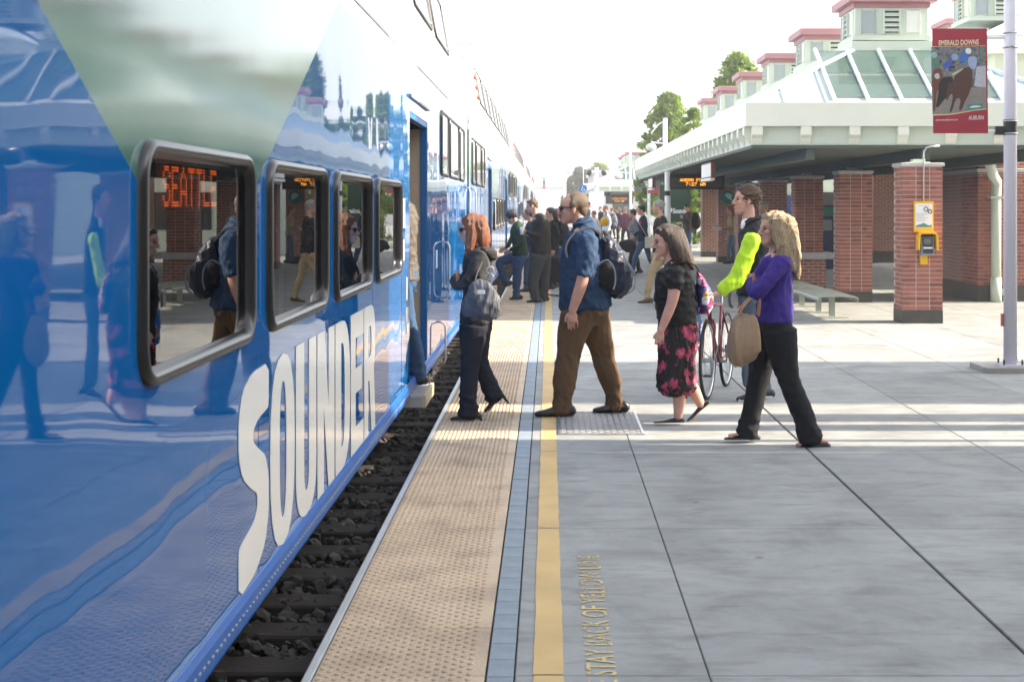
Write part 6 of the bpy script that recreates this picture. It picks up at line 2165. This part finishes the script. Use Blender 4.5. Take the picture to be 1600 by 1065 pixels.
k = MB(); k.tube([(.58 + .09 * math.cos(a), .055, .28 + .09 * math.sin(a)) for a in [i * math.pi / 16 for i in range(32)]], .006, 6, loop=True); k.tube([(.58, -.08, .28), (.58, .08, .28)], .016, 8)
k.tube([(.58, .075, .28), (.66, .08, .13)], .010, 6); k.tube([(.58, -.075, .28), (.50, -.08, .43)], .010, 6); k.build('crank', STEEL, bik)
for (x, z, y) in ((.66, .13, .12), (.50, .43, -.12)):
    k = MB(); k.bbox(x - .04, x + .04, y - .045, y + .045, z - .012, z + .012, .004); k.build('pedal', BLACKP, bik)
k = MB()
for s_ in (-1, 1):
    k.tube([(0, s_ * .06, WR), (.02, s_ * .10, .50), (.03, s_ * .11, .62)], .006, 6)
k.build('rack', STEEL, bik)
pan = thing('pannier', 'bright blue pannier bag hung beside the front wheel of the bicycle', 'bag', (1.42, 13.03, 0), math.atan2(bd.y, bd.x) - math.pi)
k = MB(); loft(k, [(.13, .14, .84, .07, .055), (.14, .15, .74, .11, .065), (.14, .15, .60, .12, .065), (.14, .15, .48, .10, .055)], 3, 16, power=.8); finish(k, 'pannier_body', cloth('pannier_blue', (.015, .13, .50), .55), pan, .009, .012, seed=3)
k = MB(); k.tube([(.14, .12, .84), (.14, .10, .90), (.2, .10, .84)], .008, 6); k.build('hook', BLACKP, pan)

# --- 6 passenger stepping through the near doorway
Y = 12.35
f, kpx = px_frame(632, 612, Y)
loc = (pix(632, 0, Y)[0], Y, 0.21)
f0 = f
f = lambda u, v: (f0(u, v)[0], (604 - v) * kpx)
S = dict(torso=[Tq(624, 318, 14, .085), Tq(628, 332, 24, .21), Tq(627, 358, 27, .22), Tq(628, 390, 25, .20), Tq(629, 420, 25, .19), Tq(630, 438, 25, .19)],
         head=(*f(612, 292), 0.25, 0, 0),
         arm={'N': [P(628, 345, -.21, .058), P(632, 375, -.25, .052), P(630, 405, -.26, .046), P(618, 425, -.26, .04), P(606, 436, -.25, .03)], 'F': [P(640, 345, .21, .058), P(636, 375, .25, .05), P(630, 405, .25, .045), P(618, 420, .25, .03)]},
         leg={'N': [P(624, 450, -.1, 24, .10), P(632, 490, -.1, 19, .09), P(645, 530, -.1, 15.5, .08), P(651, 562, -.1, 15, .08), P(655, 592, -.1, 16, .08)],
              'F': [P(632, 450, .1, 23, .10), P(618, 480, .1, 19, .09), P(606, 510, .1, 16, .08), P(606, 545, .1, 15, .08), P(607, 575, .1, 14, .08)]},
         foot={'N': (f(628, 603), f(668, 603), -.1), 'F': (f(585, 590), f(622, 590), .1)},
         top=dict(mat=cloth('taupe_coat', (.10, .085, .07)), name='coat', wr=.016), bottom=dict(mat=DENIM), shoe=LEATHERB,
         hair=dict(mat=H_BROWN, thick=.012))
dw = figure('passenger in jeans and taupe coat with one foot on the step of the near doorway', FG, loc, S, voxel=.013, seed=6)

# ------------------------------------------------------------------ background people
def walker(h=1.72, stride=0.0, girth=1.0, armN=None, armF=None, lean=0.0, hs=1.0, **kw):
    """a metric pose: x forward is negative"""
    k = h / 1.72
    g = girth
    s = stride
    T = [(0.0 - lean, 1.46, .055, .08), (0.0 - lean, 1.40, .10 * g, .205 * hs), (-.01 - lean * .7, 1.27, .125 * g, .205 * hs), (0 - lean * .4, 1.10, .115 * g, .175 * g), (0, .97, .125 * g, .185 * g), (0, .86, .13 * g, .185 * g)]
    T = [(x * k, z * k, a * k, b * k) for x, z, a, b in T]
    A = armN or [(0, -.20, 1.36, .052), (.03, -.235, 1.20, .047), (.04, -.245, 1.06, .042), (-.01, -.245, .95, .037), (-.05, -.24, .84, .028)]
    B = armF or [(0, .20, 1.36, .052), (.01, .235, 1.20, .047), (0, .245, 1.06, .042), (-.05, .245, .95, .037), (-.09, .24, .84, .028)]
    sc = lambda L: [tuple(q * k for q in p) for p in L]
    def leg(sg, y):
        fx = -sg * s * .5
        lift = 0.0
        return [(0, y, .86, .10 * g, .10), (fx * .35, y, .68, .088 * g, .09), (fx * .62 - .02, y, .46, .07, .072), (fx * .85, y, .28, .066, .066), (fx, y, .08, .062, .062)]
    S = dict(torso=T, head=(-.055 * k - lean * k, 1.60 * k, .235 * k, kw.pop('yaw', 0), kw.pop('pitch', 0)),
             arm={'N': sc(A), 'F': sc(B)}, leg={'N': sc(leg(1, -.09)), 'F': sc(leg(-1, .09))},
             foot={'N': ((-s * .5 - .17, 0), (-s * .5 + .09, 0.0), -.09 * k), 'F': ((s * .5 - .17, 0.0), (s * .5 + .09, 0.02 * (s > .1)), .09 * k)},
             shoe=LEATHERB, face=False)
    S.update(kw)
    return S


def bgp(u, vfeet, S, label, rz=0, seed=0, voxel=.016):
    Y = EYE * FPX / (vfeet - CYP)
    x = (u - CXP) * Y / FPX
    return figure(label, BG, (x, Y, 0), S, R(rz), voxel, seed), (x, Y, 0)


def pack(loc, rz, mt, label, h=1.72, big=1.0):
    k = h / 1.72
    root = thing('backpack', label, 'backpack', loc, R(rz))
    mb = MB(); loft(mb, [(.15 * k, 0, 1.42 * k, .05, .10), (.21 * k, 0, 1.34 * k, .10 * big, .15), (.23 * k, 0, 1.15 * k, .13 * big, .165), (.22 * k, 0, 1.0 * k, .12 * big, .16), (.2 * k, 0, .95 * k, .08 * big, .13)], 3, 16, power=.8)
    finish(mb, 'pack_body', mt, root, .015, .015, seed=3)
    for sd in (-1, 1):
        strap('shoulder_strap', [(.14 * k, sd * .10, 1.42 * k), (0, sd * .12, 1.475 * k), (-.12 * k, sd * .13, 1.36 * k), (-.12 * k, sd * .17, 1.18 * k), (.12 * k, sd * .2, 1.02 * k)], .022, .008, BLACKC, root)
    return root


LONGHAIR = lambda mt, h=1.72: dict(mat=mt, thick=.016, locks=[[(0.02, 0, 1.66 * h / 1.72, .09, .085), (.05, 0, 1.55 * h / 1.72, .075, .09), (.075, 0, 1.44 * h / 1.72, .05, .09), (.085, 0, 1.36 * h / 1.72, .02, .06)]])
HOLD = lambda y, x=-.26, z=1.10: [(0, y * .20, 1.36, .052), (.02, y * .235, 1.2, .047), (.01, y * .24, 1.07, .043), (-.12, y * .22, 1.07, .037), (x, y * .16, z, .028)]

# green jacket woman stepping up into the second car
Y = 26.9
f, kpx = px_frame(806, 468, Y)
loc = (pix(806, 0, Y)[0], Y, 0)
S = dict(torso=[Tq(806, 347, 5.5, .075), Tq(808, 353, 10, .185), Tq(809, 365, 12.5, .18), Tq(811, 380, 12, .165), Tq(812, 392, 13, .18), Tq(812, 398, 13, .18)],
         head=(*f(799, 340), .235, 0, -22),
         arm={'N': [P(810, 357, -.19, .052), P(817, 370, -.22, .047), P(814, 380, -.23, .042), P(805, 386, -.22, .036), P(797, 391, -.18, .028)], 'F': [P(806, 357, .19, .05), P(800, 370, .21, .045), P(795, 382, .2, .04), P(788, 388, .18, .028)]},
         leg={'N': [P(811, 402, -.09, 11, .10), P(809, 420, -.09, 8.5, .085), P(808, 436, -.09, 7.5, .078), P(807, 450, -.09, 7, .075), P(807, 463, -.09, 7.5, .078)],
              'F': [P(808, 402, .09, 10.5, .10), P(793, 405, .09, 9, .088), P(781, 411, .09, 7.5, .08), P(785, 428, .09, 6.8, .075), P(790, 442, .09, 7, .075)]},
         foot={'N': (f(796, 468), f(816, 468), -.09), 'F': (f(786, 451), f(801, 446), .09)}, face=False,
         top=dict(mat=cloth('bottle_green', (.018, .045, .025)), name='jacket', wr=.014), bottom=dict(mat=DENIM), shoe=LEATHERB,
         hair=dict(mat=H_BLACK, thick=.026, wr=.02))
figure('woman in bottle green jacket and jeans with one leg raised to board the second car', BG, loc, S, 0, .014, 41)

# man with paper cup
Y = 26.1
f, kpx = px_frame(840, 472, Y)
loc = (pix(840, 0, Y)[0], Y, 0)
S = dict(torso=[Tq(837, 335, 6, .07), Tq(841, 341, 12.5, .215), Tq(844, 352, 16, .23), Tq(845, 370, 16.5, .22), Tq(845, 386, 16, .21), Tq(845, 394, 15, .20)],
         head=(*f(831, 322), .25, 0, -12),
         arm={'N': [P(845, 337, -.22, .058), P(849, 352, -.26, .052), P(846, 366, -.27, .048), P(834, 366, -.26, .042), P(823, 362, -.24, .03)], 'F': [P(840, 337, .22, .058), P(844, 352, .26, .05), P(842, 366, .26, .045), P(832, 366, .2, .03)]},
         hand={'N': dict(L=.17, curl=.8, side=(0, -1, 0))},
         leg={'N': [P(842, 400, -.1, 14, .115), P(837, 420, -.1, 11, .10), P(833, 440, -.1, 9, .085), P(835, 455, -.1, 8.5, .08), P(837, 468, -.1, 8, .08)],
              'F': [P(849, 400, .1, 13, .115), P(850, 420, .1, 11, .10), P(850, 440, .1, 9, .085), P(850, 455, .1, 8.5, .08), P(849, 468, .1, 8, .08)]},
         foot={'N': (f(823, 472), f(846, 472), -.1), 'F': (f(836, 471), f(857, 471), .1)}, face=False,
         top=dict(mat=cloth('dark_olive_jacket', (.028, .025, .021)), name='jacket', wr=.016), bottom=dict(mat=DARKGREYC), shoe=LEATHERB,
         hair=dict(mat=H_BROWN, thick=.006))
figure('man in dark jacket and charcoal trousers holding a paper cup', BG, loc, S, 0, .014, 42)
cupo = thing('paper_cup', 'white paper cup in the hand of the man in the dark jacket', 'cup', loc)
c0 = P(816, 361, -.22)
k = MB(); k.tube([(c0[0], c0[1], c0[2] - .06), (c0[0], c0[1], c0[2] + .06)], [.032, .042], 14); k.build('cup_body', WHITEP, cupo, smooth=True)
k = MB(); k.tube([(c0[0], c0[1], c0[2] + .06), (c0[0], c0[1], c0[2] + .075)], [.045, .040], 14); k.build('lid', WHITEP, cupo)

p = cloth
F_, l_ = bgp(829, 456, walker(1.66, .2, top=dict(mat=p('navy_jacket', (.018, .032, .075)), name='jacket'), bottom=dict(mat=DENIM), hair=dict(mat=H_BROWN)), 'person in navy jacket partly hidden behind the man with the cup', 0, 51)
F_, l_ = bgp(863, 452, walker(1.68, .15, top=dict(mat=p('black_coat', (.016, .017, .02)), name='coat'), bottom=dict(mat=BLACKC), hair=LONGHAIR(H_BLACK, 1.68)), 'dark haired person in black coat behind the man with the cup', 20, 52)
pack(l_, 20, cloth('black_pack', (.014, .016, .018), .6), 'black backpack on the dark haired person in the black coat', 1.68, 1.25)
F_, l_ = bgp(873, 446, walker(1.66, .1, armN=HOLD(-1), top=dict(mat=p('sage_jacket', (.30, .36, .34)), name='jacket'), bottom=dict(mat=DENIM), hair=LONGHAIR(H_DARK, 1.66)), 'woman in pale sage jacket just left of the blue shirted man', 25, 53)
wc = thing('wheeled_bag', 'black wheeled bag with tubular handle beside the yellow line', 'bag', (pix(863, 0, 27.5)[0], 27.5, 0))
k = MB(); k.bbox(-.13, .13, -.16, .16, .30, .78, .04); k.build('bag_body', BLACKC, wc)
k = MB(); k.tube([(-.16, -.12, .06), (-.15, -.12, .75), (-.10, -.12, 1.05), (-.10, .12, 1.05), (-.15, .12, .75), (-.16, .12, .06), (.14, .12, .03), (.14, -.12, .03)], .012, 6, loop=True); k.build('cart_frame', DARKSTEEL, wc)
for y in (-.14, .14):
    k = MB(); k.tube([(-.13, y - .015, .05), (-.13, y + .015, .05)], .05, 12); k.build('wheel', BLACKP, wc)

F_, l_ = bgp(918, 378, walker(1.90, .1, top=dict(mat=p('dark_parka', (.02, .02, .024)), name='parka'), bottom=dict(mat=BLACKC), hair=dict(mat=BLACKC, thick=.022, wr=0)), 'tall person in black knitted cap standing far down the platform', 160, 54, .02)
F_, l_ = bgp(929, 402, walker(1.55, .2, top=dict(mat=p('cream_top', (.55, .50, .42)), name='jacket'), bottom=dict(mat=DENIM), hair=dict(mat=H_RED, thick=.022)), 'short auburn haired person in cream jacket right of the blue shirted man', 40, 55, .018)
yb_ = thing('yellow_bag', 'yellow bag carried beside the person in the cream jacket', 'bag', (l_[0] + .32, l_[1] - .3, 0))
k = MB(); loft(k, [(0, 0, 1.33, .10, .06), (0, 0, 1.22, .15, .09), (0, 0, 1.08, .14, .08)], 3, 14); finish(k, 'bag_body', cloth('mustard', (.60, .33, .015)), yb_, .016, .01)
F_, l_ = bgp(948, 398, walker(1.74, .2, top=dict(mat=p('ice_blue_jacket', (.52, .60, .66)), name='jacket'), bottom=dict(mat=DARKGREYC), hair=dict(mat=H_BROWN, thick=.008)), 'man in pale blue jacket with a patterned backpack', 15, 56, .016)
m, nt, b = new_mat('patterned_pack')
co = coords(nt); vo = nd(nt, 'ShaderNodeTexVoronoi'); vo.inputs['Scale'].default_value = 16; nt.links.new(co, vo.inputs['Vector'])
c = ramp(nt, vo.outputs['Distance'], [(.25, (.30, .33, .40)), (.38, (.04, .05, .08))]); nt.links.new(c, b.inputs['Base Color'])
pack(l_, 15, m, 'grey and black patterned backpack on the man in the pale blue jacket', 1.74, 1.4)
F_, l_ = bgp(978, 388, walker(1.70, .35, top=dict(mat=p('plum_shirt', (.10, .035, .06)), name='shirt'), bottom=dict(mat=DARKGREYC), hair=dict(mat=H_GREY, thick=.003, back=.02)), 'balding man in plum shirt walking away near the far shelter', -60, 57, .018)
F_, l_ = bgp(966, 380, walker(1.66, .2, top=dict(mat=p('dark_plum', (.05, .03, .045)), name='jacket'), bottom=dict(mat=BLACKC), hair=LONGHAIR(H_DARK, 1.66)), 'long haired woman in dark jacket left of the man in plum', 30, 58, .02)
F_, l_ = bgp(957, 374, walker(1.62, .2, top=dict(mat=p('teal_dark', (.02, .04, .06)), name='jacket'), bottom=dict(mat=BLACKC), hair=dict(mat=H_BROWN)), 'person in dark teal jacket deep in the far crowd', -20, 59, .022)
F_, l_ = bgp(939, 372, walker(1.70, .2, top=dict(mat=p('ink_jacket', (.02, .025, .05)), name='jacket'), bottom=dict(mat=BLACKC), hair=dict(mat=H_DARK)), 'person in ink blue jacket left of the man in pale blue', 30, 60, .022)
F_, l_ = bgp(991, 428, walker(1.64, .25, top=dict(mat=p('striped_grey', (.16, .17, .18)), name='jacket'), bottom=dict(mat=BLACKC), hair=dict(mat=H_BLACK, thick=.016)), 'person in grey jacket left of the man in navy blazer', 0, 61, .016)
ht = thing('duffel_bag', 'black duffel bag held in front of the person in grey', 'bag', (l_[0] - .18, l_[1] - .32, 0))
k = MB(); loft(k, [(-.22, 0, .66, .07, .08), (-.12, 0, .72, .15, .13), (.05, 0, .72, .17, .14), (.2, 0, .68, .10, .10)], 3, 14); finish(k, 'bag_body', BLACKC, ht, .014, .012)
strap('strap', [(-.15, 0, .82), (-.02, 0, 1.0), (.15, 0, 1.1), (.1, 0, .82)], .015, .005, BLACKC, ht)
F_, l_ = bgp(1005, 431, walker(1.74, .55, armN=HOLD(-1, -.22, .98), top=dict(mat=p('navy_blazer', (.014, .026, .055)), name='blazer', wr=.01), bottom=dict(mat=DENIM), hair=dict(mat=H_BLACK, thick=.012)), 'dark haired man in navy blazer and jeans carrying a cream satchel', 0, 62, .015)
st_ = thing('satchel', 'cream satchel on a long white strap across the navy blazer', 'bag', l_)
k = MB(); k.bbox(.02, .34, -.36, -.27, .70, .97, .02); k.build('bag_body', cloth('cream_canvas', (.55, .50, .42)), st_)
strap('strap', [(.08, -.315, .97), (-.06, -.27, 1.2), (-.13, -.20, 1.35), (-.06, -.1, 1.47)], .016, .005, MATS['cream_canvas'], st_)
ro = thing('red_rosette', 'small red ribbon flower pinned to the navy blazer', 'rosette', l_)
k = MB()
for a in range(6):
    k.ball((-.10 + .02 * math.cos(a), -.218, 1.315 + .022 * math.sin(a)), (.024, .012, .024), 8, 6)
k.build('petals', mat('rosette_red', (.55, .015, .05), .6), ro)
F_, l_ = bgp(1033, 473, walker(1.82, .5, 1.08, top=dict(mat=p('black_jacket', (.02, .02, .021)), name='jacket'), bottom=dict(mat=KHAKI), hair=dict(mat=H_GREY, thick=.016), shoe=LEATHERBR), 'grey haired man in black jacket and khaki trousers behind the woman in black', 0, 63, .014)
F_, l_ = bgp(1076, 402, walker(1.80, .1, 1.05, armN=HOLD(-1, -.20, 1.25), armF=HOLD(1, -.2, 1.25), pitch=-18, top=dict(mat=p('brown_leather_jacket', (.045, .033, .024), .5), name='jacket'), bottom=dict(mat=DENIM), hair=dict(mat=H_DARK)), 'man in brown leather jacket looking down, beside the last pillar', 0, 64, .018)
pack(l_, 0, MATS['black_pack'], 'round black backpack on the man in the brown leather jacket', 1.8, 1.35)
F_, l_ = bgp(1143, 412, walker(1.72, .2, armN=HOLD(-1, -.32, 1.06), top=dict(mat=p('camel_jacket', (.30, .22, .13)), name='jacket'), bottom=dict(mat=DENIMG), hair=LONGHAIR(H_RED)), 'woman in camel jacket reading a paper behind the bicycle owner', 0, 65, .016)
pp = thing('newspaper', 'folded white newspaper held by the woman in the camel jacket', 'newspaper', l_)
k = MB(); k.add([(-.62, -.25, 1.03), (-.32, -.25, 1.02), (-.30, .08, 1.10), (-.55, .08, 1.12), (-.62, -.25, 1.022), (-.32, -.25, 1.012), (-.30, .08, 1.092), (-.55, .08, 1.112)], [(0, 1, 2, 3), (4, 7, 6, 5), (0, 4, 5, 1), (1, 5, 6, 2), (2, 6, 7, 3), (3, 7, 4, 0)]); k.build('sheets', WHITEP, pp)
F_, l_ = bgp(1196, 440, walker(1.80, .1, 1.05, top=dict(mat=p('stone_jacket', (.36, .33, .28)), name='jacket'), bottom=dict(mat=DENIM), hair=dict(mat=H_GREY, thick=.016)), 'grey haired person mostly hidden behind the curly haired man', 10, 66, .018)
# ------------------------------------------------------------------ haze
hz = MB(); hz.box(-950, 950, -420, 1650, -1.7, 18.0)
m, nt, b = new_mat('haze_air')
nt.nodes.remove(b)
pv_ = nd(nt, 'ShaderNodeVolumePrincipled')
pv_.inputs['Color'].default_value = (0.96, 0.97, 1.0, 1)
pv_.inputs['Density'].default_value = 0.0012
pv_.inputs['Anisotropy'].default_value = 0.2
nt.links.new(pv_.outputs[0], nt.nodes['Material Output'].inputs['Volume'])
HAZE = tag(hz.build('haze', m), 'thin pale morning haze filling the air', 'haze', kind='stuff')
bpy.data.scenes.remove(TMP)
